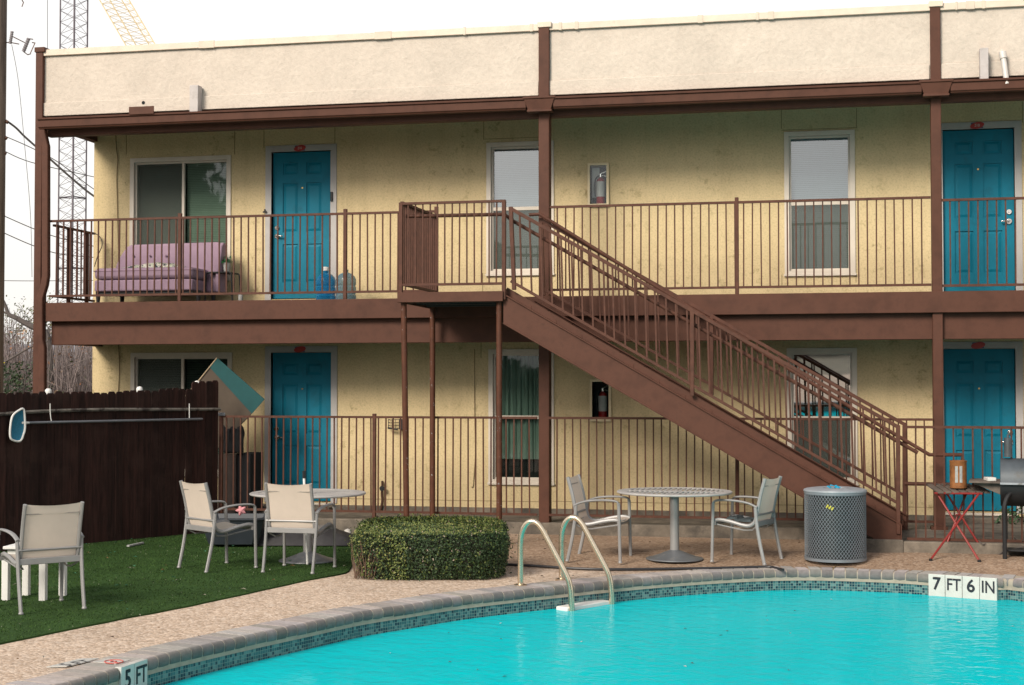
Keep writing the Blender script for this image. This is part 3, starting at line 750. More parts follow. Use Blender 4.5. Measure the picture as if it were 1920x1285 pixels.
# ---- columns and downspout
def column(px0, px1, ytop, zbase, capmat=None, deep=.15):
    m_ = MB(); a, b = XA(px0, YF), XA(px1, YF)
    zt = ZA((px0 + px1) / 2, ytop, YF); m_.box(a, b, YF - .006, YF + deep, zbase, zt)
    o = m_.build('column', M['brown'], bld, bevel=.008)
    pl = MB(); pl.box(a - .035, b + .035, YF - .04, YF + deep + .03, zbase - .06, zbase + .02); pl.build('base_plate', M['brown'], o, bevel=.004)
    if capmat:
        c = MB(); c.box(a - .012, b + .03, YF - .02, YF + .2, zt - .012, zt + .055); c.build('column_cap', capmat, o, bevel=.006)
    return o
column(62.5, 76, 97, .1, M['brown'])
column(1010, 1030, 50, .115, M['capmetal'])
column(1748.5, 1768, 11, ZWALK + .02, M['capmetal'])
ds = MB()
dpts = [(80, 242), (81, 250), (86.5, 275), (86.5, 518), (84, 535), (76.5, 560), (76.5, 636), (80, 652), (80, 745), (80, 1000)]
P = [W(px, py, Y=YF - .05) for px, py in dpts]
ds_w, ds_d = .092, .08
vs = []; fs = []
for p in P: vs += [(p.x - ds_w / 2, p.y - ds_d / 2, p.z), (p.x + ds_w / 2, p.y - ds_d / 2, p.z), (p.x + ds_w / 2, p.y + ds_d / 2, p.z), (p.x - ds_w / 2, p.y + ds_d / 2, p.z)]
for i in range(len(P) - 1):
    for j in range(4): fs.append((i * 4 + j, i * 4 + (j + 1) % 4, i * 4 + 4 + (j + 1) % 4, i * 4 + 4 + j))
fs += [(0, 1, 2, 3), tuple(len(vs) - 1 - k for k in range(4))]
ds.add(vs, fs); dso = ds.build('downspout', M['brown'], bld, bevel=.012)

# ---- windows
def window(name, kind, mull=None, gm=None, tilt=0):
    x0, x1, z0, z1 = op[name]
    f = MB()
    t = .055
    f.plate(x0 - t, x1 + t, z0 - t, z1 + t, YW - .02, .05, [(x0 + .004, x1 - .004, z0 + .004, z1 - .004)])
    fo = f.build('window', M['whitetrim'], bld, smooth=False, bevel=.006)
    s_ = MB(); w = .03; ys = YW + .03
    if kind == 'hung':
        zm = mull
        s_.plate(x0, x1, z0, z1, ys, .05, [(x0 + w, x1 - w, z0 + w, zm - .02), (x0 + w, x1 - w, zm + .025, z1 - w)])
        panes = [(x0 + w, x1 - w, z0 + w, zm - .02), (x0 + w, x1 - w, zm + .025, z1 - w)]
    else:
        xm = mull
        s_.plate(x0, x1, z0, z1, ys, .05, [(x0 + w, xm - .018, z0 + w, z1 - w), (xm + .018, x1 - w, z0 + w, z1 - w)])
        panes = [(x0 + w, xm - .018, z0 + w, z1 - w), (xm + .018, x1 - w, z0 + w, z1 - w)]
    s_.build('sash', M['whitetrim'], fo, smooth=False, bevel=.004)
    for a, b, c, d in panes:
        tt = tilt * (d - c) if c > z0 + .1 else 0
        p = MB(); p.add([(a, ys + .03, c), (b, ys + .03, c), (b, ys + .03 - tt, d), (a, ys + .03 - tt, d)], [(0, 1, 2, 3)]); p.build('pane', gm or M['glass'], fo, smooth=False, fix=False)
    d = MB(); d.box(x0 - .02, x1 + .02, YW + .2, YW + .3, z0 - .02, z1 + .02); d.build('room', M['dark'], fo)
    si = MB(); si.box(x0 - t - .01, x1 + t + .01, YW - .035, YW - .021, z0 - t - .012, z0 - t + .02); si.build('sill', M['whitetrim'], fo, bevel=.004)
    return fo, panes
def blind(fo, x0, x1, z0, z1, ang=62, m=None, y=YW + .13):
    b = MB(); n = max(3, int((z1 - z0) / .024)); st_ = (z1 - z0) / n
    for k in range(n):
        z = z0 + (k + .5) * st_; a = R(ang + rng.uniform(-3, 3)); dy, dz = math.cos(a) * .0135, math.sin(a) * .0135
        b.add([(x0, y - dy, z - dz), (x1, y - dy, z - dz), (x1, y + dy, z + dz), (x0, y + dy, z + dz)], [(0, 1, 2, 3)])
    b.box(x0, x1, y - .015, y + .015, z1 - .02, z1 + .015)
    b.build('blind', m or M['blind'], fo, smooth=False, fix=False)
def screen(fo, r):
    s_ = MB(); a, b, c, d = r; s_.add([(a, YW + .028, c), (b, YW + .028, c), (b, YW + .028, d), (a, YW + .028, d)], [(0, 1, 2, 3)]); s_.build('screen', SCR, fo, smooth=False, fix=False)
def screen_mat():
    m = bpy.data.materials.new('mesh_screen'); m.use_nodes = True; nt = m.node_tree; L = nt.links
    b = nt.nodes['Principled BSDF']; b.inputs['Base Color'].default_value = (.1, .115, .1, 1); b.inputs['Roughness'].default_value = .8
    tr = nd(nt, 'ShaderNodeBsdfTransparent'); mx = nd(nt, 'ShaderNodeMixShader'); mx.inputs[0].default_value = .5
    L.new(tr.outputs[0], mx.inputs[1]); L.new(b.outputs[0], mx.inputs[2]); L.new(mx.outputs[0], nt.nodes['Material Output'].inputs[0]); return m
SCR = screen_mat()
gblind = mat('greenish_blind', (.32, .385, .33), .6, var=.06)
dblind = mat('dim_blind', (.14, .165, .15), .6, var=.1)
def mullx(n, px): return XA(px, YW, 600)
LOWG = glass_mat('tinted_glass', (.66, .75, .7), 0.0)
fo, pn = window('win_a', 'slide', mullx('a', 340), LOWG); blind(fo, pn[0][0], pn[0][1], pn[0][2], pn[0][3], m=dblind); screen(fo, pn[0]); blind(fo, pn[1][0], pn[1][1], pn[1][2], pn[1][3], m=gblind)
fo, pn = window('win_b', 'hung', ZA(975, 391, YW)); blind(fo, pn[1][0], pn[1][1], pn[1][2], pn[1][3], m=M['blind']); blind(fo, pn[0][0], pn[0][1], pn[0][2], pn[0][3], m=gblind); screen(fo, pn[0])
fo, pn = window('win_c', 'hung', ZA(1537, 381, YW)); blind(fo, pn[1][0], pn[1][1], pn[1][2], pn[1][3]); blind(fo, pn[0][0], pn[0][1], pn[0][2], pn[0][3], m=gblind); screen(fo, pn[0])
fo, pn = window('win_d', 'slide', mullx('d', 341), LOWG); blind(fo, pn[0][0], pn[0][1], pn[0][2], pn[0][3], m=dblind, ang=40); screen(fo, pn[0]); blind(fo, pn[1][0], pn[1][1], pn[1][2], pn[1][3], m=dblind, ang=40)
fo, pn = window('win_e', 'hung', ZA(975, 783, YW), LOWG); 
def curtain(fo, x0, x1, z0, z1, m):
    c = MB(); n = 60; vs = []; fs = []
    for i in range(n + 1):
        x = x0 + (x1 - x0) * i / n; y = YW + .14 + .02 * math.sin(i * .9) + .008 * math.sin(i * 2.3)
        vs += [(x, y, z0), (x, y, z1)]
        if i: fs.append((2 * i - 2, 2 * i, 2 * i + 1, 2 * i - 1))
    c.add(vs, fs); c.build('curtain', m, fo, fix=False)
curtain(fo, pn[1][0], pn[1][1], pn[1][2], pn[1][3], M['curtain']); curtain(fo, pn[0][0], pn[0][1], ZA(975, 862, YW), pn[0][3], M['curtain'])
fo, pn = window('win_f', 'hung', ZA(1540, 785, YW), glass_mat('coated_glass', (.34, .44, .4), .5), .047); blind(fo, pn[1][0], pn[1][1], pn[1][2], pn[1][3], m=dblind); screen(fo, pn[0])

# ---- doors
def door(name, number, knob_right, extras=None):
    x0, x1, z0, z1 = op[name]
    w, h = x1 - x0, z1 - z0
    fr = MB(); t = .085
    fr.plate(x0 - t, x1 + t, z0 - .012, z1 + t, YW - .016, .10, [(x0, x1, z0 - .012, z1)])
    fo = fr.build('door', M['greytrim'], bld, smooth=False, bevel=.006)
    yl = YW + .05
    leaf = MB(); hs = []
    for fz0, fz1 in ((.845, .93), (.455, .79), (.115, .375)):
        for fx0, fx1 in ((.17, .43), (.57, .83)): hs.append((x0 + w * fx0, x0 + w * fx1, z0 + h * fz0, z0 + h * fz1))
    leaf.plate(x0 + .004, x1 - .004, z0 + .014, z1 - .004, yl, .016, hs)
    leaf.box(x0 + .004, x1 - .004, yl + .016, yl + .045, z0 + .014, z1 - .004)
    for a, b, c, d in hs:
        i0, i1 = .014, .045
        if d - c < .14: i1 = .035
        leaf.add([(a + i0, yl + .0155, c + i0), (b - i0, yl + .0155, c + i0), (b - i0, yl + .0155, d - i0), (a + i0, yl + .0155, d - i0),
                  (a + i1, yl + .003, c + i1), (b - i1, yl + .003, c + i1), (b - i1, yl + .003, d - i1), (a + i1, yl + .003, d - i1)],
                 [(4, 5, 6, 7), (0, 1, 5, 4), (1, 2, 6, 5), (2, 3, 7, 6), (3, 0, 4, 7)])
    leaf.build('leaf', M['door'], fo, smooth=False)
    kx = x1 - .065 if knob_right else x0 + .065
    hd = MB(); zk = z0 + h * .43
    def disc(mb, x, z, r, y0, y1, n=14): 
        vs = []
        for yy in (y0, y1):
            for j in range(n): vs.append((x + r * math.cos(6.2832 * j / n), yy, z + r * math.sin(6.2832 * j / n)))
        mb.add(vs, [tuple(range(n)), tuple(range(2 * n - 1, n - 1, -1))] + [(j, (j + 1) % n, n + (j + 1) % n, n + j) for j in range(n)])
    disc(hd, kx, zk, .036, yl - .012, yl + .002); disc(hd, kx, zk, .014, yl - .05, yl - .01)
    s_ = -1 if knob_right else 1
    hd.bar((kx, yl - .05, zk), (kx + s_ * .1, yl - .052, zk - .004), .02, .018); hd.build('handle', M['chrome'], fo, bevel=.004)
    db = MB(); zd = zk + .115 * h / 2; disc(db, kx, zd, .032, yl - .02, yl + .002); disc(db, kx, zd, .014, yl - .028, yl - .018); db.build('deadbolt', M['chrome'] , fo, bevel=.003)
    ph = MB(); disc(ph, (x0 + x1) / 2, z0 + h * .755, .011, yl - .005, yl + .002); ph.build('peephole', M['copper'], fo)
    th = MB(); th.box(x0 - .01, x1 + .01, YW - .03, YW + .09, z0 - .045, z0 - .013); th.build('threshold', M['whitetrim'], fo, bevel=.004)
    if number is not None:
        cxn = x0 + w * .485; czn = z1 + .04
        n = 24; vs = []
        for yy in (YW - .024, YW - .017):
            for j in range(n):
                a = 6.2832 * j / n; ex, ez = .085 * math.cos(a), .04 * math.sin(a)
                rot = .18; vs.append((cxn + ex * math.cos(rot) - ez * math.sin(rot), yy, czn + ex * math.sin(rot) + ez * math.cos(rot)))
        np_ = MB(); np_.add(vs, [tuple(range(n)), tuple(range(2 * n - 1, n - 1, -1))] + [(j, (j + 1) % n, n + (j + 1) % n, n + j) for j in range(n)])
        no = np_.build('number_plate', M['redsign'], fo)
        bk = MB(); bk.box(cxn - .07, cxn + .07, YW - .0195, YW - .0165, czn - .034, czn + .034); bk.build('plate_backing', M['bluesign'], fo)
        if number:
            tv, tf = text_mesh(number, .05, .85, 0, .001); tm = MB(); tm.add([(cxn + v.x, YW - .0252 - v.z * .2, czn + v.y) for v in tv], tf); tm.build('number', M['label'], fo, smooth=False)
    return fo, (x0, x1, z0, z1)
fo, r = door('door_a', '216', False)
db = MB(); c = W(622, 369, Y=YW - .02); db.box(c.x - .016, c.x + .016, YW - .04, YW - .017, c.z - .065, c.z + .065); db.build('doorbell', M['black'], fo, bevel=.006)
db = MB(); c = W(497, 396, Y=YW - .02); db.bar((c.x, YW - .03, c.z - .01), (c.x, YW - .03, c.z + .025), .012, .02); db.bar((c.x - .025, YW - .03, c.z - .014), (c.x + .025, YW - .03, c.z - .014), .02, .02); db.build('door_hook', M['black'], fo)
door('door_b', '218', True)
door('door_c', '', False)
door('door_d', '', True)
stp = MB(); stp.box(XA(1765, YW), XA(1912, YW), YW - .3, YW - .036, ZWALK - .01, op['door_d'][2] - .05); stp.build('door_step', M['concrete'], bld, bevel=.01)
stp = MB(); stp.box(XA(500, YW), XA(630, YW), YW - .25, YW - .036, ZWALK - .01, op['door_c'][2] - .05); stp.build('door_step', M['concrete'], bld, bevel=.01)

# ---- railings
def railing(name, p0, p1, ztop, zbot, nb_sp, post_x, parent, mat_=None, post_top=.045, post_bot=None, rw=.038, bw=.016, ends=False):
    mm = mat_ or M['brown_rail']
    p0, p1 = Vector((p0[0], p0[1], 0)), Vector((p1[0], p1[1], 0)); d = (p1 - p0); L_ = d.length; u = d / L_
    r_ = MB()
    r_.bar(p0 + Vector((0, 0, ztop - .014)), p1 + Vector((0, 0, ztop - .014)), rw, .028)
    r_.bar(p0 + Vector((0, 0, zbot + .014)), p1 + Vector((0, 0, zbot + .014)), .03, .028)
    root = r_.build(name, mm, parent)
    b = MB(); n = int(L_ / nb_sp)
    for k in range(1, n + 1):
        p = p0 + u * (k * L_ / (n + 1)); jx = u * rng.uniform(-.003, .003)
        b.bar(p + jx + Vector((0, 0, zbot + .02)), p + jx * -1 + Vector((0, 0, ztop - .02)), bw, bw, side=(u.x, u.y, 0))
    b.build('balusters', mm, root)
    for x in post_x:
        t = (x - p0.x) / d.x if abs(d.x) > abs(d.y) else (x - p0.y) / d.y
        p = p0 + d * t
        q = MB(); q.bar(p + Vector((0, 0, post_bot if post_bot is not None else zbot - .1)), p + Vector((0, 0, ztop + post_top)), .045, .045, side=(u.x, u.y, 0)); q.build('post', mm, root, bevel=.005)
    return root
rt = ZA(565, 401, YF); rb = ZA(565, 551, YF)
xa = XA(92, YF); xland0 = XA(818, YF)
railing('balcony_railing', (xa, YF + .0), (xland0, YF), rt, rb, .1, [XA(336.5, YF), XA(647, YF), xland0], bld, post_bot=bz)
railing('balcony_railing', (xm1 + .0, YF + .03), (xr0, YF + .03), ZA(1382, 377, YF), ZA(1382, 541, YF), .105, [XA(1382, YF)], bld, post_bot=bz)
railing('balcony_railing', (xr1, YF + .03), (XR, YF + .03), ZA(1840, 371, YF), ZA(1840, 537, YF), .105, [], bld)
railing('balcony_railing', (xa + .03, YF + .05), (xa + .03, YW - .1), rt - .05, rb + .0, .13, [YF + .45, YF + .95], bld, post_bot=bz, post_top=-.02)

# ------------------------------------------------------------------ ground-floor iron fences
gt = ZA(1100, 782, YF - .02); gbm = ZA(1100, 969, YF - .02)
f1 = empty('iron_fence', (XA(1000, YF), YF, ZWALK), 'long brown iron fence along the ground floor walkway behind the stairs and both tables', 'fence', 'brown iron fences of the ground floor')
x0f, x1f = XA(413, YF - .02), XA(1748, YF - .02)
railing('fence_panel', (x0f, YF - .02), (xm0 - .01, YF - .02), gt, gbm, .0985, [XA(416, YF - .02), XA(702.5, YF - .02)], f1, post_bot=.08, post_top=.03)
railing('fence_panel', (xm1 + .005, YF - .02), (x1f, YF - .02), gt, gbm, .1, [XA(1381, YF - .02)], f1, post_bot=.08, post_top=-.03)
lt = MB(); c = W(418, 777, Y=YF - .05); lt.box(c.x - .12, c.x + .03, YF - .06, YF - .04, c.z - .02, c.z + .02); lt.build('latch', M['greyblue'], f1, bevel=.004)
YG = 16.62
f2 = empty('iron_fence', (XA(1800, YG), YG, ZWALK), 'short brown iron fence right of the stair foot behind the red table and grill', 'fence', 'brown iron fences of the ground floor')
railing('fence_panel', (XA(1697, YG), YG), (5.2, YG), ZA(1800, 799, YG), ZA(1800, 1015, YG), .1, [], f2)

# ------------------------------------------------------------------ staircase
stc = empty('staircase', (XA(1300, YS), YS + .6, ZWALK), 'brown steel staircase with open railings climbing left to a landing on pipe posts', 'staircase')
def S(px, py): return W(px, py, Y=YS)
def stringer(Y, off):
    A = S(943, 551); Bq = S(943, 606); C_ = S(1632, 1006); C2 = S(1640, 1013); D = S(1690, 1013); E = S(1690, 984)
    poly = [Vector((p.x + off, Y, p.z)) for p in (A, Bq, C_, C2, D, E)]
    s_ = MB(); s_.prism([p + Vector((0, .02 if off == 0 else -.03, 0)) for p in poly], (0, .012, 0))
    for p, q in ((poly[0], poly[5]), (poly[1], poly[2])):
        s_.bar(p + Vector((0, .035 if off == 0 else -.035, 0)), q + Vector((0, .035 if off == 0 else -.035, 0)), .085, .014)
    s_.bar(poly[5] + Vector((0, .03, 0)), poly[4] + Vector((0, .03, 0)), .012, .08, side=(0, 1, 0))
    return s_.build('stringer', M['brown'], stc, bevel=.003)
stringer(YS, 0); stringer(YS2, .12)
pA, pE = S(943, 551), S(1690, 984)
tp = MB(); NT = 15
for k in range(NT):
    t = (k + .5) / NT; c = pA.lerp(pE, t); dz = (pA.z - pE.z) / NT
    tp.box(c.x - .15, c.x + .17, YS + .08, YS2 - .06, c.z - .10, c.z - .05)
    tp.box(c.x - .15, c.x - .138, YS + .08, YS2 - .06, c.z - .05, c.z + dz * .42)
tp.build('treads', M['brown'], stc, bevel=.004)
kp = MB(); kp.bar(pA + Vector((.0, .09, .02)), pE + Vector((0, .09, .02)), .012, .13); kp.build('kick_plate', M['brown'], stc)
def stair_rail(Y, off, posts):
    t0, t1 = S(957, 391), S(1684, 801); b0, b1 = S(957, 527), S(1684, 944)
    mk = lambda p: Vector((p.x + off, Y, p.z))
    t0, t1, b0, b1 = mk(t0), mk(t1), mk(b0), mk(b1)
    r_ = MB(); r_.bar(t0, t1, .04, .04); r_.bar(b0, b1, .032, .032)
    ro = r_.build('stair_railing', M['brown_rail'], stc, bevel=.004)
    bb = MB(); n = 36
    for k in range(1, n):
        if k in (0, n): continue
        p, q = t0.lerp(t1, k / n), b0.lerp(b1, k / n); j = rng.uniform(-.012, .012)
        bb.bar(q + Vector((.012 + j, 0, 0)), p + Vector((-.012 + j, 0, 0)), .019, .019, side=(1, 0, 0))
    bb.build('balusters', M['brown_rail'], ro)
    for (xa_, ta, tb_) in posts:
        k = xa_
        p, q = t0.lerp(t1, k), b0.lerp(b1, k)
        ps = MB(); ps.bar(q + Vector((ta, 0, tb_)), p + Vector((0, 0, .02)), .045, .045, side=(1, 0, 0)); ps.build('post', M['brown_rail'], ro, bevel=.005)
    return ro
stair_rail(YS + .02, 0, [(0.0, .04, -.1), (.483, 0, -.12), (1.0, 0, -.33)])
stair_rail(YS2 - .02, .12, [(0.0, .03, -.1), (.483, 0, -.12), (1.0, 0, -.3)])
def pipe(pts, Y, off, name='handrail', r=.022, par=None):
    p = MB(); P_ = [W(a, b, Y=YS) for a, b in pts]; P_ = [Vector((q.x + off, Y, q.z)) for q in P_]
    p.tube(P_, r, 10); return p.build(name, M['brown_rail'], par or stc)
pipe([(757, 404), (942, 400), (957, 412), (1690, 832), (1722, 850)], YS + .11, 0)
hp = MB()
Q = [W(a, b, Y=YS2 - .12) for a, b in [(992, 403), (1012, 402), (1030, 425)]]
q2 = [W(a, b, Y=YS2 - .12) for a, b in [(1640, 792), (1743, 853), (1803, 853), (1805, 862), (1805, 907), (1798, 909), (1697, 907)]]
hp.tube([Q[0], Q[1]], .02, 10); hp.tube([Q[1], q2[0]] + q2[1:], .022, 10); hp.build('handrail', M['brown_rail'], stc)
# landing
xl0, xl1 = XA(745, YS - .04), XA(943, YS - .04)
zl1, zl0 = ZA(750, 548.6, YS - .04), ZA(750, 567.5, YS - .04)
la = MB(); la.box(xl0, xl1, YS - .05, YS - .02, zl0, zl1); la.box(xl0, xl0 + .03, YS - .02, YF - .045, zl0, zl1); la.build('landing_fascia', M['brown'], stc, bevel=.004)
lp = MB(); lp.box(xl0 + .031, xl1 - .0, YS - .019, YF - .045, zl1 - .06, zl1 - .004)
for k in range(3): y = YS + .25 + k * .42; lp.box(xl0 + .031, xl1, y, y + .06, zl0 + .01, zl1 - .061)
lp.build('landing_floor', mat('dark_steel_deck', (.02, .024, .026), .7), stc)
lr = railing('landing_railing', (XA(751.5, YS), YS), (XA(945, YS), YS), ZA(850, 377.5, YS), ZA(850, 535.5, YS), .093, [XA(751.5, YS), XA(945, YS)], stc, post_bot=zl0 + .02, post_top=0, bw=.015)
railing('landing_railing', (XA(751.5, YS), YS + .03), (XA(751.5, YS) + .03, YF - .02), ZA(752, 377.5, YS), ZA(752, 535.5, YS), .085, [], stc, bw=.02)
for (ta, tb_, Yp) in (((757, 567), (763, 985), YS + .05), ((811, 580), (811, 985), YF - .12), ((936, 566), (936, 985), YS + .05)):
    a = W(ta[0], ta[1], Y=Yp); b = W(tb_[0], tb_[1], Y=Yp); b.z = 0
    lg = MB(); lg.tube([b, Vector((a.x, a.y, zl0 + .03))], .034, 14); lg.build('landing_post', M['brown_chip'], stc)
ft = MB(); c = S(1672, 1012); ft.box(c.x - .3, c.x + .12, YS - .02, YS2 + .05, .05, c.z); ft.build('footing', M['concrete'], stc, bevel=.01)

# ------------------------------------------------------------------ wooden fence
FR = W(410, 760, Y=YF - .10); FL = W(-70, 760, F=16.35)
FR.z = FL.z = 0; FL = FR + (FL - FR) * 1.7
fd_ = (FR - FL); FLEN = fd_.length; fu = fd_ / FLEN; fn = Vector((fu.y, -fu.x, 0))
wf = empty('wooden_fence', FR, 'tall dark brown board fence with dog eared pickets, left of the apartment', 'fence')
pk = MB(); pk.tone = []; n = int(FLEN / .103); sp = FLEN / n
for k in range(n):
    g_ = .0045 if rng.random() < .06 else .0012; s0 = k * sp + g_; s1 = (k + 1) * sp - .0012
    frac = 1 - (1 - (k + .5) / n) * 1.7
    h = 1.79 + .005 * max(frac, 0)
    if frac > .58: h = 1.80
    if frac > .725: h = 1.835
    if frac > .875: h = 1.925
    h += rng.uniform(-.012, .012); dz = rng.uniform(-.01, .01)
    c0, c1 = FL + fu * s0, FL + fu * s1
    e = .028; off = fn * dz
    prof_ = [(s0, .02), (s1, .02), (s1, h - e), (s1 - e * .7, h), (s0 + e * .7, h), (s0, h - e)]
    k_ = rng.uniform(.65, 1.5); n0_ = len(pk.v)
    pk.prism([FL + fu * a + off + Vector((0, 0, z)) for a, z in prof_], fn * -.018); pk.tone += [(k_ * 1.05, k_, k_)] * (len(pk.v) - n0_)
pk.build('pickets', M['picket'], wf, smooth=False)
rl = MB(); zr = W(410, 767.5, Y=YF - .1).z; a = FL + fn * .03; b = FR + fn * .03
mid = [(0, -.02), (.41, -.02), (.56, .012), (.7, .022), (.85, .01), (1, 0)]
rl.tube(cat_rom([a.lerp(b, t) + Vector((0, 0, zr + .0 + d + (1 - t) * -.02)) for t, d in mid], 6), .022, 6); rl.build('rail', M['oldrail'], wf)
for z in (.35, 1.2):
    r_ = MB(); r_.bar(FL + fn * -.045 + Vector((0, 0, z)), FR + fn * -.045 + Vector((0, 0, z)), .05, .09); r_.build('back_rail', M['fence'], wf)
for px, py in ((103.5, 735), (273.5, 731), (381.5, 720)):
    t = None
    best = min(range(200), key=lambda i: abs((lambda q: 960 + FOC * (q.x * CS + q.y * SN) / (-q.x * SN + q.y * CS))(FL.lerp(FR, i / 199)) - px))
    q = FL.lerp(FR, best / 199) + fn * -.13; zq = W(px, py, F=(-q.x * SN + q.y * CS)).z
    ps = MB(); ps.tube([Vector((q.x, q.y, 0)), Vector((q.x, q.y, zq - .02))], .03, 10); po = ps.build('fence_post', M['greyblue'], wf)
    cpb = MB(); cpb.lathe([(.036, -.03), (.04, 0), (.037, .02), (.025, .036), (.0, .042)], (q.x, q.y, zq), 16); cpb.build('post_cap', M['whiteplastic'], po)
def on_fence(px, py, out=.05):
    d, f = ray(px, py); base = FL + fn * out; t = (base.dot(fn)) / (d.dot(fn)); return Vector((0, 0, HCAM)) + d * t
for pts_ in ([(94, 757), (94, 770), (95, 783), (97, 793)], [(355, 757), (355, 770), (355, 784)]):
    hk = MB(); hk.tube([on_fence(a, b, .055) for a, b in pts_], .006, 6); hk.build('hook', M['whiteplastic'], wf)
# pool skimmer
sk = empty('pool_skimmer', on_fence(220, 790, .07), 'long grey pole with blue leaf skimmer net hung along the dark board fence', 'pool net')
p = MB(); p.tube([on_fence(48, 793, .075), on_fence(215, 789.5, .08), on_fence(379, 786, .075)], .0155, 10); p.build('pole', M['greyblue'], sk)
outl = [(40, 767), (45, 770), (47, 800), (44, 815), (38, 827), (25, 826), (19, 818), (20, 795), (25, 778)]
pts3 = [on_fence(a, b, .10) for a, b in outl]; sm_ = cat_rom(pts3 + [pts3[0]], 5)[:-1]
p = MB(); p.tube(sm_, .012, 8, closed=True); p.tube([on_fence(42, 793, .09), on_fence(54, 793, .08)], .014, 8); p.build('net_frame', M['whiteplastic'], sk)
p = MB(); cc = sum(sm_, Vector()) / len(sm_)
p.add([q for q in sm_] + [cc.lerp(q, .55) - fn * .035 for q in sm_] + [cc - fn * .045], [(i, (i + 1) % len(sm_), len(sm_) + (i + 1) % len(sm_), len(sm_) + i) for i in range(len(sm_))] + [(len(sm_) + i, len(sm_) + (i + 1) % len(sm_), 2 * len(sm_)) for i in range(len(sm_))])
p.build('net', M['netblue'], sk)

# ------------------------------------------------------------------ chairs
def make_chair():
    root = empty('sling_chair', (0, 0, 0), 'x', 'chair', 'cream sling patio chairs')
    for s_ in (-1, 1):
        m_ = MB()
        x = s_ * .275
        arm = cat_rom([(x, .255, .60), (x, .235, .635), (x, .15, .648), (x, 0, .645), (x * .985, -.13, .625), (x * .97, -.225, .585)], 5)
        m_.tube(arm, .021, 8, rx=.012); m_.build('armrest', M['alu'], root)
        m_ = MB(); m_.tube([(x, .27, .0), (x, .255, .60), (x, .25, .62)], .0155, 8, rx=.0175); lo = m_.build('leg', M['alu'], root)
        c = MB(); c.lathe([(.02, 0), (.022, .008), (.016, .02)], (x, .27, 0), 10); c.build('foot_cap', M['alu'], lo)
        m_ = MB(); m_.tube(cat_rom([(s_ * .262, -.30, 0), (s_ * .264, -.245, .25), (s_ * .266, -.215, .45), (s_ * .268, -.205, .60)], 4), .016, 8, rx=.019); lo = m_.build('leg', M['alu'], root)
        c = MB(); c.lathe([(.02, 0), (.022, .008), (.016, .02)], (s_ * .262, -.30, 0), 10); c.build('foot_cap', M['alu'], lo)
    path = cat_rom([(0, .27, .425), (0, .20, .44), (0, .08, .425), (0, -.05, .395), (0, -.13, .392), (0, -.185, .43), (0, -.212, .52), (0, -.25, .70), (0, -.30, .882)], 6)
    for s_ in (-1, 1): sr = MB(); sr.tube([Vector((s_ * .238, p.y, p.z)) for p in path], .0165, 8, rx=.02); sr.build('sling_rail', M['alu'], root)
    sl = MB(); vs = []; fs = []; K = 9
    for i, p in enumerate(path):
        for k in range(K):
            u = -1 + 2 * k / (K - 1); sag = .014 * (1 - u * u)
            t = path[min(i + 1, len(path) - 1)] - path[max(i - 1, 0)]; nn = Vector((0, t.z, -t.y)).normalized()
            end = .012 * u * u if i == len(path) - 1 else 0
            vs.append(Vector((u * .232, p.y, p.z + end - (.012 if i == len(path) - 1 else 0))) + nn * (-sag if p.z < .5 else -sag))
    for i in range(len(path) - 1):
        for k in range(K - 1): fs.append((i * K + k, i * K + k + 1, (i + 1) * K + k + 1, (i + 1) * K + k))
    sl.add(vs, fs); so_ = sl.build('sling', M['sling'], root, fix=False)
    h = MB()
    i = len(path) - 4; p = path[i]; t = (path[i + 1] - path[i - 1]).normalized(); nn = Vector((0, t.z, -t.y))
    h.bar(Vector((-.228, p.y, p.z)) - nn * .009, Vector((.228, p.y, p.z)) - nn * .009, .004, .008)
    h.build('hem', M['hem'], so_)
    cb_ = MB(); cb_.tube([(-.266, -.218, .505), (.266, -.218, .505)], .012, 8); cb_.build('back_bar', M['alu'], root)
    ap = MB(); ap.box(-.262, .262, -.225, -.2, .385, .437); ap.build('apron', M['alu'], root, bevel=.004)
    ap = MB(); ap.box(-.262, .262, .235, .255, .385, .42)
    for s_ in (-1, 1): ap.tube([(s_ * .255, -.21, .39), (s_ * .2, -.15, .345), (s_ * .2, -.05, .34), (s_ * .225, .24, .39)], .008, 6)
    ap.build('seat_brace', M['alu'], root)
    return root
chair0 = make_chair()
def place_chair(first, label, rear, front, turn=0):
    o = chair0 if first else copy_tree(chair0)
    r0, r1 = [G(*p) for p in rear]; f0, f1 = [G(*p) for p in front]
    rm, fm = (r0 + r1) / 2, (f0 + f1) / 2
    d = (fm - rm); d.z = 0; d.normalize()
    side = (r1 - r0) if True else None; side.z = 0; side.normalize()
    perp = Vector((-side.y, side.x, 0))
    if perp.dot(d) < 0: perp = -perp
    d = (d + perp * .8).normalized()
    d = Matrix.Rotation(R(turn), 3, 'Z') @ d
    c = rm + d * .285
    o.location = (c.x, c.y, deck_z(c.x, c.y) + (.016 if in_poly(c.x, c.y, lawn_poly) else .002)); o.rotation_euler = (0, 0, math.atan2(-d.x, d.y))
    o['label'] = label
    return o
place_chair(True, 'cream sling chair beside the small white side table on the turf, its back turned', [(42, 1156), (153, 1145)], [(-14, 1146), (98, 1138)], -10)
place_chair(False, 'cream sling chair nearest the board fence, facing right, at the left round table', [(344, 1069), (383, 1075)], [(429, 1061), (476, 1067)])
place_chair(False, 'cream sling chair with back turned, hiding most of the left round table', [(494.5, 1079), (586, 1076)], [(526, 1070), (629.6, 1065)], -11)
place_chair(False, 'cream sling chair behind the pool ladder, facing right towards the round table', [(1068, 1051), (1086, 1040)], [(1160, 1052), (1178, 1041)])
c5 = place_chair(False, 'cream sling chair beside the mesh trash bin with a dark cloth on its seat', [(1434.6, 1058.5), (1460, 1048.5)], [(1338.6, 1057), (1371, 1044)])
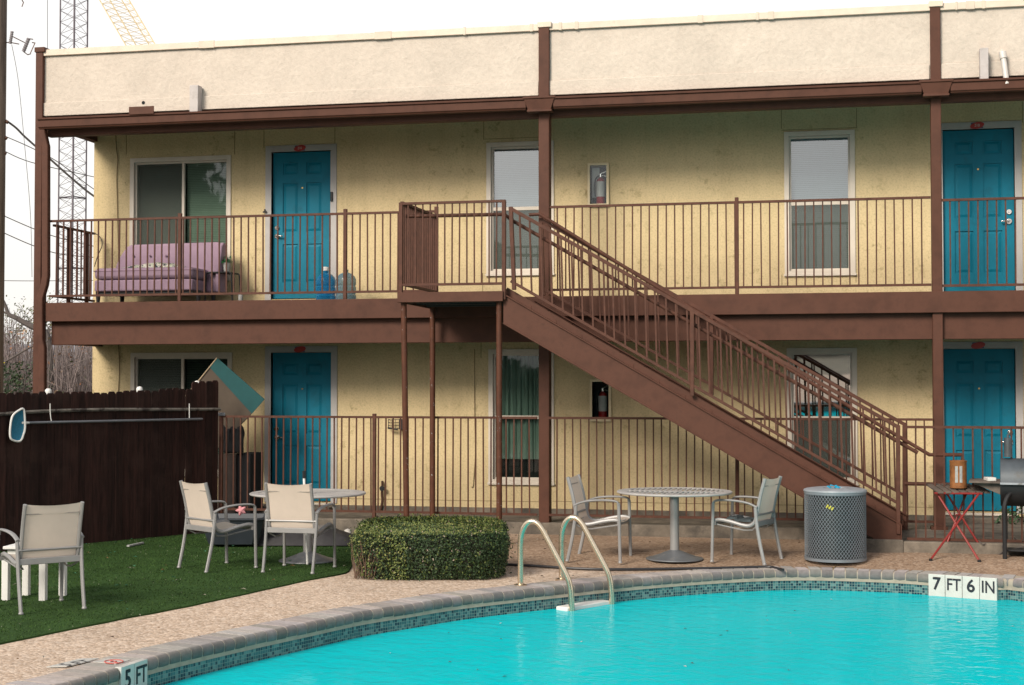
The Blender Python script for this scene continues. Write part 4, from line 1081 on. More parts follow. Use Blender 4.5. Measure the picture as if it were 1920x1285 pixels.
# cloth on that chair
tw = MB(); vs = []; fs = []; n = 14
mat4 = Matrix.Translation(c5.location) @ Matrix.Rotation(c5.rotation_euler.z, 4, 'Z')
for i in range(n + 1):
    for j in range(n + 1):
        u, v = i / n, j / n; x = -.19 + .3 * u; y = -.12 + .28 * v
        z = .43 + (.02 if y > .05 else -.0) + .02 * abs(mnoise.noise((u * 4, v * 4, 1))) + .012
        sd_ = min(u, 1 - u, v, 1 - v)
        if sd_ < .01: z -= .02
        vs.append(mat4 @ Vector((x + .03 * mnoise.noise((u * 3, v * 3, 5)), y + .03 * mnoise.noise((u * 3, v * 3, 8)), z)))
for i in range(n):
    for j in range(n): a = i * (n + 1) + j; fs.append((a, a + 1, a + n + 2, a + n + 1))
tw.add(vs, fs); tag(tw.build('cloth', mat('dark_teal_cloth', (.045, .06, .065), .9, var=.5, vscale=9)), 'crumpled dark cloth lying on the chair seat beside the trash bin', 'cloth')

# ------------------------------------------------------------------ round tables
def make_table():
    root = empty('round_table', (0, 0, 0), 'x', 'table', 'round grey patio tables')
    top = MB(); r0, r1 = .52, .61
    top.lathe([(r0, .70), (r0, .722), (r1 - .008, .722), (r1, .716), (r1, .706), (r1 - .01, .698), (r0, .70)], (0, 0, 0), 64, cap=False)
    k = 0; x = -.5
    while x < .51:
        h = math.sqrt(max(0, .525 ** 2 - x * x))
        if h > .05: top.box(x - .0145, x + .0145, -h, h, .7145, .7195)
        x += .054
    top.box(-.52, .52, -.045, .045, .6985, .7205); top.lathe([(.0, .69), (.09, .69), (.09, .7212), (.0, .7212)], (0, 0, 0), 32)
    top.build('tabletop', M['tablegrey'], root)
    pd = MB(); pd.lathe([(.048, .05), (.048, .69)], (0, 0, 0), 20); pd.lathe([(.12, .668), (.12, .69)], (0, 0, 0), 20); pd.build('pedestal', M['alu'], root)
    bs_ = MB(); bs_.lathe([(.30, 0), (.305, .006), (.3, .014), (.25, .024), (.16, .055), (.09, .085), (.055, .095), (.05, .1)], (0, 0, 0), 48); bs_.build('base', M['tabledark'], root)
    return root
tb0 = make_table()
c = G(1265, 1045); tb0.location = c; tb0.rotation_euler.z = R(-3); tb0['label'] = 'round grey slatted patio table on the deck between two chairs, under the stairs'
tb1 = copy_tree(tb0); c = G(577, 1055); tb1.location = (c.x, c.y, .016); tb1.rotation_euler.z = R(40); tb1['label'] = 'round grey patio table on the turf, half hidden behind a chair back'

# broom leaning behind the chair
br = empty('pole_with_grip', G(572, 1050), 'thin white pole with black grip standing behind the left round table', 'pole')
a = W(571, 914, F=15.6); t_ = W(570, 883, F=15.6); base = G(573, 1062)
a2 = W(570, 897, F=15.6)
p = MB(); p.tube([Vector((base.x + .02, base.y, .02)), a2], .013, 8); p.build('shaft', M['whiteplastic'], br)
p = MB(); p.tube([a2, t_], [.017, .018], 8); p.build('grip', M['black'], br)

# ------------------------------------------------------------------ white side table
c = (W(21, 1128, Z=0) + W(120, 1120, Z=0)) / 2
wt = empty('side_table', (c.x, c.y, .016), 'small square white plastic side table behind the nearest sling chair', 'side table')
ang = R(-4); ux = Vector((math.cos(ang + YAW), math.sin(ang + YAW), 0)); uy = Vector((-ux.y, ux.x, 0))
tp_ = MB()
def obox(mb, cen, hx, hy, z0, z1, ux=ux, uy=uy):
    vs = [cen + ux * a * hx + uy * b * hy + Vector((0, 0, z)) for z in (z0, z1) for a, b in ((-1, -1), (1, -1), (1, 1), (-1, 1))]
    mb.add(vs, [(0, 3, 2, 1), (4, 5, 6, 7), (0, 1, 5, 4), (1, 2, 6, 5), (2, 3, 7, 6), (3, 0, 4, 7)])
c0 = Vector((c.x, c.y, 0)) - ux * .03
for k in range(4): obox(tp_, c0 + uy * (-.165 + .11 * k), .2, .048, .455, .48)
obox(tp_, c0, .175, .175, .40, .4545)
tp_.build('tabletop', M['whiteplastic'], wt, bevel=.004)
for sx in (-1, 1):
    for sy in (-1, 1):
        l_ = MB(); obox(l_, c0 + ux * .165 * sx + uy * .15 * sy + ux * .03 * sy * 1.0, .029, .029, 0.01, .3995); l_.build('leg', M['whiteplastic'], wt, bevel=.004)

# ------------------------------------------------------------------ hedge
hc = W(803, 1090, Z=0); hF = (-hc.x * SN + hc.y * CS)
rt_ = Vector((CS, SN, 0)); fw = Vector((-SN, CS, 0))
hcen = hc + fw * .56
HA, HB, HH = .75, .56, .50
hd_ = empty('boxwood_hedge', hcen, 'clipped low green hedge with yellow tips between the turf and the pool ladder', 'hedge')
core = MB(); vs = []; fs = []; nu, nv = 40, 10
_hr = []
for _k in range(721):
    _a = _k / 720 * 2 * math.pi; _c, _s = math.cos(_a), math.sin(_a); _hr.append((math.copysign(abs(_c) ** .42, _c), math.copysign(abs(_s) ** .42, _s)))
_hl = [0]
for _k in range(720): _hl.append(_hl[-1] + math.hypot((_hr[_k + 1][0] - _hr[_k][0]) * HA, (_hr[_k + 1][1] - _hr[_k][1]) * HB))
import bisect
def hpt(u, v):
    t = (u % 1) * _hl[-1]; k = min(719, max(0, bisect.bisect_right(_hl, t) - 1)); f = (t - _hl[k]) / max(1e-9, _hl[k + 1] - _hl[k])
    return _hr[k][0] + (_hr[k + 1][0] - _hr[k][0]) * f, _hr[k][1] + (_hr[k + 1][1] - _hr[k][1]) * f
def hsurf(u, v):      # v 0..1 side, 1..2 top
    sx, sy = hpt(u, v)
    lump = .05 * mnoise.noise((sx * 2.5, sy * 2.5, v * 2)) + .02 * mnoise.noise((sx * 9, sy * 9, v * 5))
    if v <= 1:
        flare = .93 + .07 * math.sin(min(1, v * 1.3) * 1.57) - .05 * max(0, v - .8) / .2
        z = HH * .96 * v; k = flare
    else:
        k = .95 * (2 - v); z = HH * .96 + (.035 + .02 * mnoise.noise((sx * k * 4, sy * k * 4, 2))) * math.sin((v - 1) * 1.57)
        z += .0
    slope = .04 * (sy * k)
    return hcen + rt_ * (sx * HA * k * (1 + lump)) + fw * (sy * HB * k * (1 + lump)) + Vector((0, 0, z + slope * (z / HH)))
for j in range(nv + 1):
    for i in range(nu):
        p_ = hsurf(i / nu, 2 * j / nv); q_ = hcen + Vector((0, 0, p_.z * .5)); vs.append(q_.lerp(p_, .86))
for j in range(nv):
    for i in range(nu): fs.append((j * nu + i, j * nu + (i + 1) % nu, (j + 1) * nu + (i + 1) % nu, (j + 1) * nu + i))
core.add(vs, fs); core.build('branches', M['core'], hd_)
lf = MB(); lf.tone = []
for k in range(44000):
    u = rng.random(); v = rng.uniform(0.02, 1.0) if rng.random() < .62 else 2 - math.sqrt(rng.random())
    p_ = hsurf(u, v); q_ = hcen + Vector((0, 0, p_.z * .6)); dep = rng.random() ** 2 * .14
    out_ = (p_ - q_).normalized()
    p_ = p_ - out_ * dep + out_ * (rng.random() ** 4) * .03
    # sparse patch at the left front
    lx = (p_ - hcen).dot(rt_); ly = (p_ - hcen).dot(fw)
    if lx < -.5 and ly < 0 and p_.z < .33 and rng.random() < .55: continue
    if rng.random() < .035: p_ = p_ + Vector((rng.gauss(0, .02), rng.gauss(0, .02), 0)) + out_ * rng.uniform(.01, .07)
    d = (out_ + Vector((rng.gauss(0, .6), rng.gauss(0, .6), rng.gauss(.25, .6)))).normalized()
    t1 = d.cross(Vector((rng.gauss(0, 1), rng.gauss(0, 1), rng.gauss(0, 1)))).normalized(); t2 = d.cross(t1)
    L_ = rng.uniform(.0085, .0155); w_ = L_ * .55
    o = len(lf.v)
    lf.v += [tuple(p_ - t1 * L_), tuple(p_ + t2 * w_ - d * .002), tuple(p_ + t1 * L_), tuple(p_ - t2 * w_ - d * .002)]
    lf.f.append((o, o + 1, o + 2, o + 3))
    tip = (v > 1 and dep < .03) or (lx < -.2 and dep < .02)
    r_ = rng.random()
    if tip and r_ < .5: t = (.13, .165, .04)
    elif tip and r_ < .62: t = (.24, .24, .08)
    elif r_ < .12 and dep < .03: t = (.1, .13, .03)
    else: g_ = rng.uniform(.4, 1.2); t = (.034 * g_, .066 * g_, .022 * g_)
    if rng.random() < .006: t = (.45, .35, .28)
    lf.tone += [t] * 4
lf.build('foliage', M['leaf'], hd_, smooth=False, fix=False)
tws = MB()
for k in range(70):
    a = hcen + rt_ * rng.uniform(-.72, -.5) + fw * rng.uniform(-.5, 0) ; a.z = 0.01
    b = a + Vector((rng.uniform(-.08, .08), rng.uniform(-.08, .08), rng.uniform(.2, .42))); tws.tube([a, a.lerp(b, .5) + Vector((rng.uniform(-.02, .02), 0, 0)), b], [.006, .004, .002], 4)
tws.build('twigs', mat('hedge_twig', (.16, .1, .07), .9), hd_)

# ------------------------------------------------------------------ pool ladder
ld = empty('pool_ladder', W(1010, 1095, Z=0), 'stainless steel pool ladder with two arched handrails and a white step at the water', 'pool ladder')
for (bx_, by_) in ((976, 1098), (1053, 1087)):
    b = W(bx_, by_, Z=.01); dirn = (rt_ * .92 - fw * .32).normalized()
    pth = [(0, 0), (0, .2), (.0, .40), (.015, .49), (.05, .56), (.1, .595), (.155, .585), (.205, .535), (.25, .46), (.33, .32), (.42, .16), (.455, .09), (.475, .03), (.487, -.05), (.495, -.2), (.497, -.7)]
    p = MB(); p.tube([b + dirn * s + Vector((0, 0, z)) for s, z in cat_rom([(s, z, 0) for s, z in pth], 4) and [(q.x, q.y) for q in cat_rom([(s, z, 0) for s, z in pth], 4)]], .0275, 14)
    ho = p.build('handrail', M['steel'], ld)
    p = MB(); p.lathe([(.06, -.012), (.06, .008), (.045, .014), (.03, .018)], b, 20); p.build('flange', M['steel'], ho)
b0, b1 = W(976, 1098, Z=.01), W(1053, 1087, Z=.01)
sp0, sp1 = b0 + dirn * .45, b1 + dirn * .45; sd_ = (sp1 - sp0).normalized()
s_ = MB(); cst = (sp0 + sp1) / 2; pr = Vector((-sd_.y, sd_.x, 0))
obox(s_, Vector((cst.x, cst.y, 0)) - dirn * .04, (sp1 - sp0).length / 2 + .02, .07, WATER - .03, WATER + .035, ux=sd_, uy=pr); s_.build('step', M['whiteplastic'], ld, bevel=.012)

# ------------------------------------------------------------------ hose
hs_ = MB()
hp_ = [(938, 1061), (960, 1062.5), (1010, 1065), (1070, 1069), (1130, 1071), (1194, 1071), (1260, 1070), (1328, 1069), (1390, 1067.5), (1440, 1066.5), (1456, 1069), (1469, 1072)]
hs_.tube(cat_rom([G(a, b) + Vector((0, 0, .018)) for a, b in hp_], 5), .0135, 8)
tag(hs_.build('garden_hose', M['hose']), 'thin black hose lying on the deck along the pool coping', 'hose')

# ------------------------------------------------------------------ trash bin
tc_ = G(1566.5, 1047)
tbn = empty('trash_bin', tc_, 'round grey trash bin of expanded metal mesh standing at the foot of the stairs', 'trash bin')
RB, HBn = .315, .735
ms = MB(); na, nz = 56, 29; th = .0026
def bc(a, z, r=RB): return tc_ + Vector((r * math.cos(a), r * math.sin(a), z))
da = 2 * math.pi / na; dz_ = (HBn - .07) / nz
# diamond strands as zig-zag bands
for row in range(nz):
    for col_ in range(na):
        z0 = .035 + row * dz_; a0 = col_ * da + (.5 * da if row % 2 else 0)
        for sgn in (1, -1):
            p, q = (a0, z0), (a0 + sgn * da / 2, z0 + dz_)
            dp = th * 1.15; e = th / RB
            v4 = [bc(p[0] - e, p[1]), bc(p[0] + e, p[1]), bc(q[0] + e, q[1]), bc(q[0] - e, q[1])]
            v4b = [bc(p[0] - e, p[1], RB - .004), bc(p[0] + e, p[1], RB - .004), bc(q[0] + e, q[1], RB - .004), bc(q[0] - e, q[1], RB - .004)]
            ms.add(v4 + v4b, [(0, 1, 2, 3), (0, 3, 7, 4), (1, 5, 6, 2)])
ms.build('mesh_body', M['binmetal'], tbn, smooth=False, fix=False)
b_ = MB(); b_.lathe([(RB + .004, .012), (RB + .006, .04), (RB - .006, .04), (RB - .006, .012), (RB + .004, .012)], tc_, 48, cap=False); b_.build('hoop', M['binmetal'], tbn); b_ = MB(); b_.lathe([(RB - .002, HBn - .045), (RB + .004, HBn - .04), (RB + .004, HBn - .02), (RB - .004, HBn - .02)], tc_, 48, cap=False)
b_.build('hoop', M['binmetal'], tbn)
b_ = MB(); b_.lathe([(0, .03), (RB - .035, .03), (RB - .035, HBn - .03), (0, HBn - .03)], tc_, 40); b_.build('liner', M['binliner'], tbn)
b_ = MB(); b_.lathe([(.115, HBn - .01), (.12, HBn + .022), (.2, HBn + .026), (RB - .02, HBn + .014), (RB + .006, HBn + .004), (RB + .01, HBn - .012), (RB + .004, HBn - .02), (RB - .01, HBn - .015)], tc_, 48, cap=False); b_.build('lid', M['binlid'], tbn)
b_ = MB(); a_ = -1.85
vs = [bc(a_ + k * .028 + .0, HBn - .165 + .02 * ((k * 7) % 3) - .004 * k, RB + .005) for k in range(9)]
for k in range(8): b_.bar(vs[k], vs[k + 1], .004, .012)
b_.build('sticker', M['yellow'], tbn, smooth=False)
b_ = MB(); q_ = tc_ + Vector((.0, -.06, HBn + .03)); 
for k in range(14): 
    o_ = Vector((rng.uniform(-.06, .06), rng.uniform(-.03, .03), rng.uniform(-.02, .02))); b_.bar(q_ + o_, q_ + o_ + Vector((rng.uniform(-.04, .04), rng.uniform(-.03, .03), rng.uniform(-.0, .025))), .025, .006)
tag(b_.build('wrapper', M['cyanbag']), 'crumpled blue wrapper poking out of the trash bin lid', 'wrapper')

# ------------------------------------------------------------------ red folding table with rusty tin
RTF = 15.75
def A(px, py, df=0): return W(px, py, F=RTF + df)
rtb = empty('folding_table', G(1795, 1048), 'small folding table with crossed red metal legs and weathered grey slats', 'folding table')
legs = [((1745, 1047, -.0), (1836, 925, -.1)), ((1836, 1049, -.1), (1757, 925, -.0)), ((1845, 1038, .25), (1775, 925, .3)), ((1770, 1036, .3), (1812, 925, .25))]
for (a, b, c_), (d, e, f_) in legs:
    p = MB(); q = A(a, b, c_); q = G(a, b); p.tube([q + Vector((0, 0, .012)), A(d, e, f_)], .0115, 8); lo = p.build('leg', M['red'], rtb)
    p = MB(); p.lathe([(.018, 0), (.018, .02), (.012, .025)], q, 10); p.build('foot_cap', M['black'], lo)
p = MB(); p.tube([A(1752, 925, -.05), A(1842, 926, -.1)], .011, 8); p.build('top_rail', M['red'], rtb)
p = MB(); p.tube([A(1765, 923, .28), A(1830, 923, .28)], .011, 8); p.build('top_rail', M['red'], rtb)
p = MB(); p.tube([A(1793, 965, .0), A(1793, 965, .28)], .008, 6); p.build('pivot', M['red'], rtb)
p = MB(); ztt = A(1790, 921).z
ctr = (A(1750, 921, -.02) + A(1842, 921, .3)) / 2
tang_ = (A(1842, 921) - A(1750, 921)).normalized(); tang_.z = 0; tang_.normalize(); dep_ = Vector((-tang_.y, tang_.x, 0))
for k in range(7):
    cc = Vector((ctr.x, ctr.y, 0)) + tang_ * (-.246 + .082 * k)
    p.bar(cc - dep_ * .22 + Vector((0, 0, ztt - .012)), cc + dep_ * .24 + Vector((0, 0, ztt + .045)), .06, .02, side=(0, 0, 1))
p.build('slats', M['greyslat'], rtb, bevel=.003)
tz = ztt + .026
tcn = A(1797, 921, .1); tcn.z = tz
tin = empty('rusty_can', tcn, 'rusty orange tin can with two pale grey stripes standing on the red folding table', 'tin can')
p = MB(); p.lathe([(.088, 0), (.09, .006), (.087, .012), (.087, .27), (.09, .276), (.09, .29), (.084, .29), (.084, .24), (.0, .24)], tcn, 28); p.build('body', M['rust'], tin)
for a0 in (-2.02, -1.50):
    p = MB(); vs = []; fs = []
    for k in range(6):
        a_ = a0 + .33 * k / 5
        for r_, z in ((.0888, .06), (.0888, .235)): vs.append(tcn + Vector((r_ * math.cos(a_), r_ * math.sin(a_), z)))
        if k: fs.append((2 * k - 2, 2 * k, 2 * k + 1, 2 * k - 1))
    p.add(vs, fs); p.build('stripe', M['greystripe'], tin, fix=False)

# ------------------------------------------------------------------ barrel grill
GF = 15.5
gcz = W(1900, 901, F=GF).z
gx0 = W(1875, 880, F=GF); axd = (rt_ * .945 - fw * .33).normalized(); pd_ = Vector((-axd.y, axd.x, 0))
gr = empty('barrel_grill', G(1885, 1050), 'black barrel smoker grill with a worn grey lid at the right edge', 'grill')
def half(mb, r_, a0, a1, z, L0, L1, n=14):
    vs = []; fs = []
    for k in range(n + 1):
        a_ = a0 + (a1 - a0) * k / n
        for l_ in (L0, L1): vs.append(gx0 + axd * l_ - pd_ * 0 + pd_ * (.24 - r_ * math.cos(a_)) + Vector((0, 0, z - gx0.z + r_ * math.sin(a_))))
    for k in range(n): fs.append((2 * k, 2 * k + 1, 2 * k + 3, 2 * k + 2))
    fs.append(tuple(2 * k for k in range(n + 1))); fs.append(tuple(2 * k + 1 for k in range(n, -1, -1)))
    fs.append((0, 2 * n, 2 * n + 1, 1)); mb.add(vs, fs)
p = MB(); half(p, .25, 0, math.pi, gcz - .03, 0, .85); p.build('lid', M['grillgrey'], gr, bevel=.006)
p = MB(); half(p, .245, math.pi, 2 * math.pi, gcz - .035, .0, .85); p.build('fire_box', M['black'], gr)
p = MB(); p.box(0, 0, 0, 0, 0, 0) if False else None
p.bar(gx0 + axd * 0 + pd_ * -.03 + Vector((0, 0, gcz - .03 - gx0.z)), gx0 + axd * .85 + pd_ * -.03 + Vector((0, 0, gcz - .03 - gx0.z)), .03, .02); p.build('rim', M['binlid'], gr)
ch = W(1890, 848, F=GF + .15)
p = MB(); p.tube([ch + Vector((0, 0, -.05)), ch + Vector((0, 0, .15))], .04, 16); p.tube([ch + Vector((0, 0, .15)), ch + Vector((0, 0, .185))], .012, 8); p.tube([ch + Vector((.05, 0, .09)), ch + Vector((.03, 0, .09))], .015, 8); p.build('chimney', M['grillgrey'], gr)
p = MB(); sz = W(1845, 905, F=GF).z
for k in range(5):
    y_ = .03 + .1 * k
    p.bar(gx0 - axd * .31 + pd_ * y_ + Vector((0, 0, sz - gx0.z)), gx0 - axd * .0 + pd_ * y_ + Vector((0, 0, sz - gx0.z)), .085, .022)
p.prism([gx0 - axd * .28 + pd_ * .06 + Vector((0, 0, sz - gx0.z - .012)), gx0 + pd_ * .06 + Vector((0, 0, sz - gx0.z - .012)), gx0 + pd_ * .06 + Vector((0, 0, sz - gx0.z - .13))], pd_ * .02)
p.build('side_shelf', M['greyslat'], gr, bevel=.003)
for l_, d_ in ((.04, -.03), (.8, -.03), (.04, .5), (.8, .5)):
    b = gx0 + axd * l_ + pd_ * d_; zz = deck_z(b.x, b.y)
    p = MB(); p.tube(cat_rom([Vector((b.x, b.y, zz)), Vector((b.x, b.y, zz + .35)), Vector((b.x, b.y, gcz - .26)), gx0 + axd * (l_ + .05) + pd_ * (d_ * .8 + .04) + Vector((0, 0, gcz - .14 - gx0.z)), gx0 + axd * (l_ + .14) + pd_ * .1 + Vector((0, 0, gcz - .12 - gx0.z))], 4), .022, 10); p.build('leg', M['black'], gr)
p = MB(); p.box(*(0,) * 6) if False else None
p.bar(gx0 + axd * .04 + pd_ * .25 + Vector((0, 0, deck_z(3, 16) + .1 - gx0.z)), gx0 + axd * .84 + pd_ * .25 + Vector((0, 0, deck_z(3, 16) + .1 - gx0.z)), .4, .015); p.build('bottom_shelf', M['black'], gr)
bp_ = W(1858, 900, F=GF - .0); 
p = MB(); obox(p, Vector((bp_.x, bp_.y + .1, 0)), .045, .07, sz + .012, sz + .05, ux=rt_, uy=fw); p.box(0, 0, 0, 0, 0, 0) if False else None
tag(p.build('small_box', M['label'], bevel=.006), 'small pale box lying on the side shelf of the grill', 'box')
# bare vine by the grill foot
vn = MB(); vb = G(1885, 1040)
for k in range(26):
    a = vb + Vector((rng.uniform(-.1, .35), rng.uniform(-.02, .25), rng.uniform(0, .06))); q = [a]
    for s in range(5): q.append(q[-1] + Vector((rng.uniform(-.06, .06), rng.uniform(-.05, .05), rng.uniform(-.02, .045))))
    for w_ in q: w_.z = max(w_.z, deck_z(w_.x, w_.y) + .004)
    vn.tube(cat_rom(q, 3), .005, 5)
tag(vn.build('dry_vine', M['bark']), 'tangle of dry vine stems lying at the foot of the grill', 'plant')
pl = MB(); pl.tone = []; pb_ = Vector((XA(1908, YW - .25, 965), YW - .3, ZWALK))
for k in range(160):
    p_ = pb_ + Vector((rng.gauss(0, .12), rng.gauss(0, .08), abs(rng.gauss(.08, .1)))); d = Vector((rng.gauss(0, 1), rng.gauss(0, 1), rng.gauss(.4, .7))).normalized(); t1 = d.orthogonal().normalized(); t2 = d.cross(t1); L_ = .03
    o = len(pl.v); pl.v += [tuple(p_ - t1 * L_), tuple(p_ + t2 * .015), tuple(p_ + t1 * L_), tuple(p_ - t2 * .015)]; pl.f.append((o, o + 1, o + 2, o + 3)); pl.tone += [(.03, .075, .03)] * 4
wr_ = empty('weed_clump', pb_, 'low clump of dark green weeds at the foot of the wall by the grill', 'plant'); pl.build('foliage', M['leaf'], wr_, smooth=False, fix=False)
dj = MB(); ja, jb = G(1562, 1068), G(1580, 1040); dj.bar(ja + Vector((0, 0, .001)), jb + Vector((0, 0, .001)), .012, .006); tag(dj.build('deck_joint', M['seam'], smooth=False), kind='structure')

# ------------------------------------------------------------------ extinguisher cabinets
def extinguisher(nm, label, lab2, white_back):
    x0, x1, z0, z1 = op[nm]
    cbn = empty('extinguisher_cabinet', ((x0 + x1) / 2, YW, z0), label, 'cabinet', 'fire extinguisher cabinets')
    f = MB(); t = .03; f.plate(x0 - t, x1 + t, z0 - t, z1 + t, YW - .045, .06, [(x0, x1, z0, z1)]); f.build('frame', mat('yellow_cabinet', (.68, .56, .36), .5), cbn, smooth=False, bevel=.006)
    b = MB(); b.plate(x0, x1, z0, z1, YW + .15, .01, []); b.box(x0 - .005, x0, YW - .04, YW + .15, z0, z1); b.box(x1, x1 + .005, YW - .04, YW + .15, z0, z1); b.box(x0, x1, YW - .04, YW + .15, z0 - .005, z0)
    b.build('back_box', M['dark'], cbn, smooth=False)
    if white_back:
        b = MB(); b.box(x0 + .005, x0 + (x1 - x0) * .48, YW + .1, YW + .145, z0 + .1, z1 - .01); b.build('card', M['label'], cbn)
    p = MB(); p.add([(x0, YW - .03, z0), (x1, YW - .03, z0), (x1, YW - .03, z1), (x0, YW - .03, z1)], [(0, 1, 2, 3)]); p.build('door_glass', GL2, cbn, smooth=False, fix=False)
    cx_ = x0 + (x1 - x0) * .58; cy_ = YW + .06
    ex = empty('fire_extinguisher', (cx_, cy_, z0), lab2, 'extinguisher', 'fire extinguishers')
    p = MB(); p.lathe([(.0, .0), (.052, .0), (.056, .012), (.056, .30), (.045, .335), (.02, .35), (.018, .36)], (cx_, cy_, z0), 20); p.build('cylinder', M['extred'], ex)
    p = MB(); p.lathe([(.0568, .1), (.0568, .3)], (cx_, cy_, z0), 20, cap=False); p.build('label', M['label'], ex)
    p = MB(); p.tube([(cx_, cy_, z0 + .355), (cx_, cy_, z0 + .40)], .018, 10); p.bar((cx_ - .01, cy_, z0 + .40), (cx_ + .085, cy_ - .02, z0 + .43), .018, .01); p.bar((cx_, cy_, z0 + .385), (cx_ + .085, cy_ - .02, z0 + .365), .018, .008); p.build('valve_handle', M['chrome'], ex)
    p = MB(); p.tube(cat_rom([(cx_ - .015, cy_, z0 + .38), (cx_ - .06, cy_ - .02, z0 + .34), (cx_ - .075, cy_ - .03, z0 + .22), (cx_ - .068, cy_ - .03, z0 + .1)], 5), .009, 8); p.build('hose', M['black'], ex)
GL2 = glass_mat('cabinet_glass', (.85, .9, .9), 0.0)
extinguisher('cab_a', 'upper fire extinguisher cabinet with cream frame, on the wall above the balcony railing', 'red fire extinguisher with pale label inside the upper floor wall cabinet', True)
extinguisher('cab_b', 'lower fire extinguisher cabinet on the ground floor wall under the stairs', 'red fire extinguisher in the dark ground floor cabinet under the stairs', False)

# ------------------------------------------------------------------ wall fittings
wlp = empty('cage_lamp', W(742, 795, Y=YW - .08), 'small black wire cage lamp fixed low on the ground floor wall behind the fence', 'wall lamp')
p = MB(); c = W(752, 795, Y=YW - .02); p.box(c.x - .02, c.x + .05, YW - .06, YW - .001, c.z - .075, c.z + .065); p.build('back_plate', M['black'], wlp, bevel=.006)
p = MB()
for k in range(4):
    zz = c.z - .06 + .04 * k; p.tube(cat_rom([(c.x - .02, YW - .05, zz), (c.x - .1, YW - .12, zz - .005), (c.x - .155, YW - .1, zz - .004), (c.x - .16, YW - .02, zz)], 4), .004, 5)
for k in range(3): xx = c.x - .05 - .05 * k; p.tube([(xx, YW - .1, c.z - .07), (xx, YW - .1, c.z + .065)], .004, 5)
p.tube([(c.x - .02, YW - .11, c.z - .075), (c.x - .16, YW - .09, c.z - .05)], .012, 6); p.build('cage', M['black'], wlp)
sg = empty('water_spigot', W(716, 930, Y=YW - .05), 'old bronze hose tap on a bent pipe against the ground floor wall', 'tap')
p = MB(); P_ = [W(a, b, Y=YW - .05) for a, b in [(717, 902), (717, 915), (716, 925), (717, 940), (714, 955), (712, 966)]]; p.tube(cat_rom(P_, 4), [.018] * 21, 8); p.build('pipe', M['spigot'], sg)
p = MB(); q = W(717, 916, Y=YW - .07); p.lathe([(.035, -.006), (.035, .006)], (0, 0, 0), 12); p.v = [(q.x + x, q.y - z - .02, q.z + y) for x, y, z in p.v]; p.tube([q + Vector((0, .06, 0)), q + Vector((0, -.03, 0))], .016, 8); p.build('valve', M['black'], sg)

# ------------------------------------------------------------------ loveseat on the balcony
YB = 18.42
sx0, sx1 = XA(177, 18.25, 540), XA(412, YB, 540)
sof = empty('loveseat', ((sx0 + sx1) / 2, 18.6, FLOOR), 'armless mauve loveseat with curved back and black legs standing on the balcony', 'loveseat')
zt1 = ZA(330, 505, 18.25); zb1 = ZA(330, 545, 18.25); zmid = ZA(330, 523, 18.25)
xs1 = XA(362, 18.25, 530)
tcx = Vector((0, 0, 0))
st_ = MB(); st_.box(sx0, xs1, 18.22, 18.85, zmid + .004, zt1 + .03); st_.build('seat_cushion', M['purple'], sof, bevel=.05)
st_ = MB(); st_.box(sx0 + .005, xs1 - .005, 18.23, 18.85, zb1, zmid - .004); st_.build('seat_base', M['purple'], sof, bevel=.02)
pp_ = MB(); pp_.tube([(sx0 - .002, 18.8, zt1 - .012), (sx0 + .0, 18.222, zt1 - .012), (xs1 + .002, 18.222, zt1 - .012), (xs1 + .002, 18.8, zt1 - .012)], .006, 6); pp_.build('piping', M['purpledark'], sof)
ztb = ZA(330, 457, 18.8)
xb0, xb1 = XA(216, 18.75, 480), XA(413, 18.75, 480)
bk = MB(); n = 20; vs = []
hgt = ztb - zb1
outl_ = []
for k in range(9): a_ = k / 8 * 1.5708; outl_.append((xb0 + .2 * (1 - math.sin(a_)) - .0 , zt1 - .08 + (ztb - zt1 + .08) * (1 - (1 - k / 8) ** 2)) )
outl_ = [(xb0 - .02, zb1)] + [(xb0 + .16 * (k / 8) ** 1.8 - .02, zt1 + (ztb - .03 - zt1) * k / 8) for k in range(9)] + [(xb0 + .2, ztb - .004), (xb0 + .3, ztb)] + [(xb1 - .08, ztb + .012), (xb1 - .02, ztb), (xb1, ztb - .04), (xb1 + .005, zb1)]
bk.prism([(x, 18.72 + (ztb - z) * -.0, z) for x, z in outl_], (0, .12, 0))
bk.v = [(x, y + (z - zb1) * .12, z) for x, y, z in bk.v]; bo = bk.build('backrest', M['purple'], sof, bevel=.03)
bw = MB()
# curved wing at the right end of the back
wing = [(18.66, zb1), (18.66, zt1), (18.70, zt1 + .12), (18.76, ztb - .05), (18.83, ztb + .005), (18.92, ztb - .01), (18.93, zb1)]
bw.prism([(xb1 - .03, y, z) for y, z in wing], (.05, 0, 0)); bw.build('side_wing', M['purple'], sof, bevel=.015)
for px in (250, 281, 311):
    q = W(px, 480, Y=18.76); bt = MB(); bt.lathe([(.016, -.004), (.012, .006), (0, .009)], (0, 0, 0), 10); bt.v = [(q.x + x, q.y - z, q.z + y) for x, y, z in bt.v]; bt.build('button', M['purpledark'], bo)
for px, yy in ((184, 18.3), (229, 18.8), (372, 18.3), (400, 18.8)):
    x = XA(px, yy, 560); l_ = MB(); l_.lathe([(.022, 0), (.035, zb1 - FLOOR)], (x, yy, FLOOR), 10); l_.build('leg', M['blackwood'], sof)
fr_ = MB(); fr_.box(sx0 + .02, xs1 - .02, 18.28, 18.85, zb1 - .03, zb1 - .002); fr_.build('frame', M['blackwood'], sof)
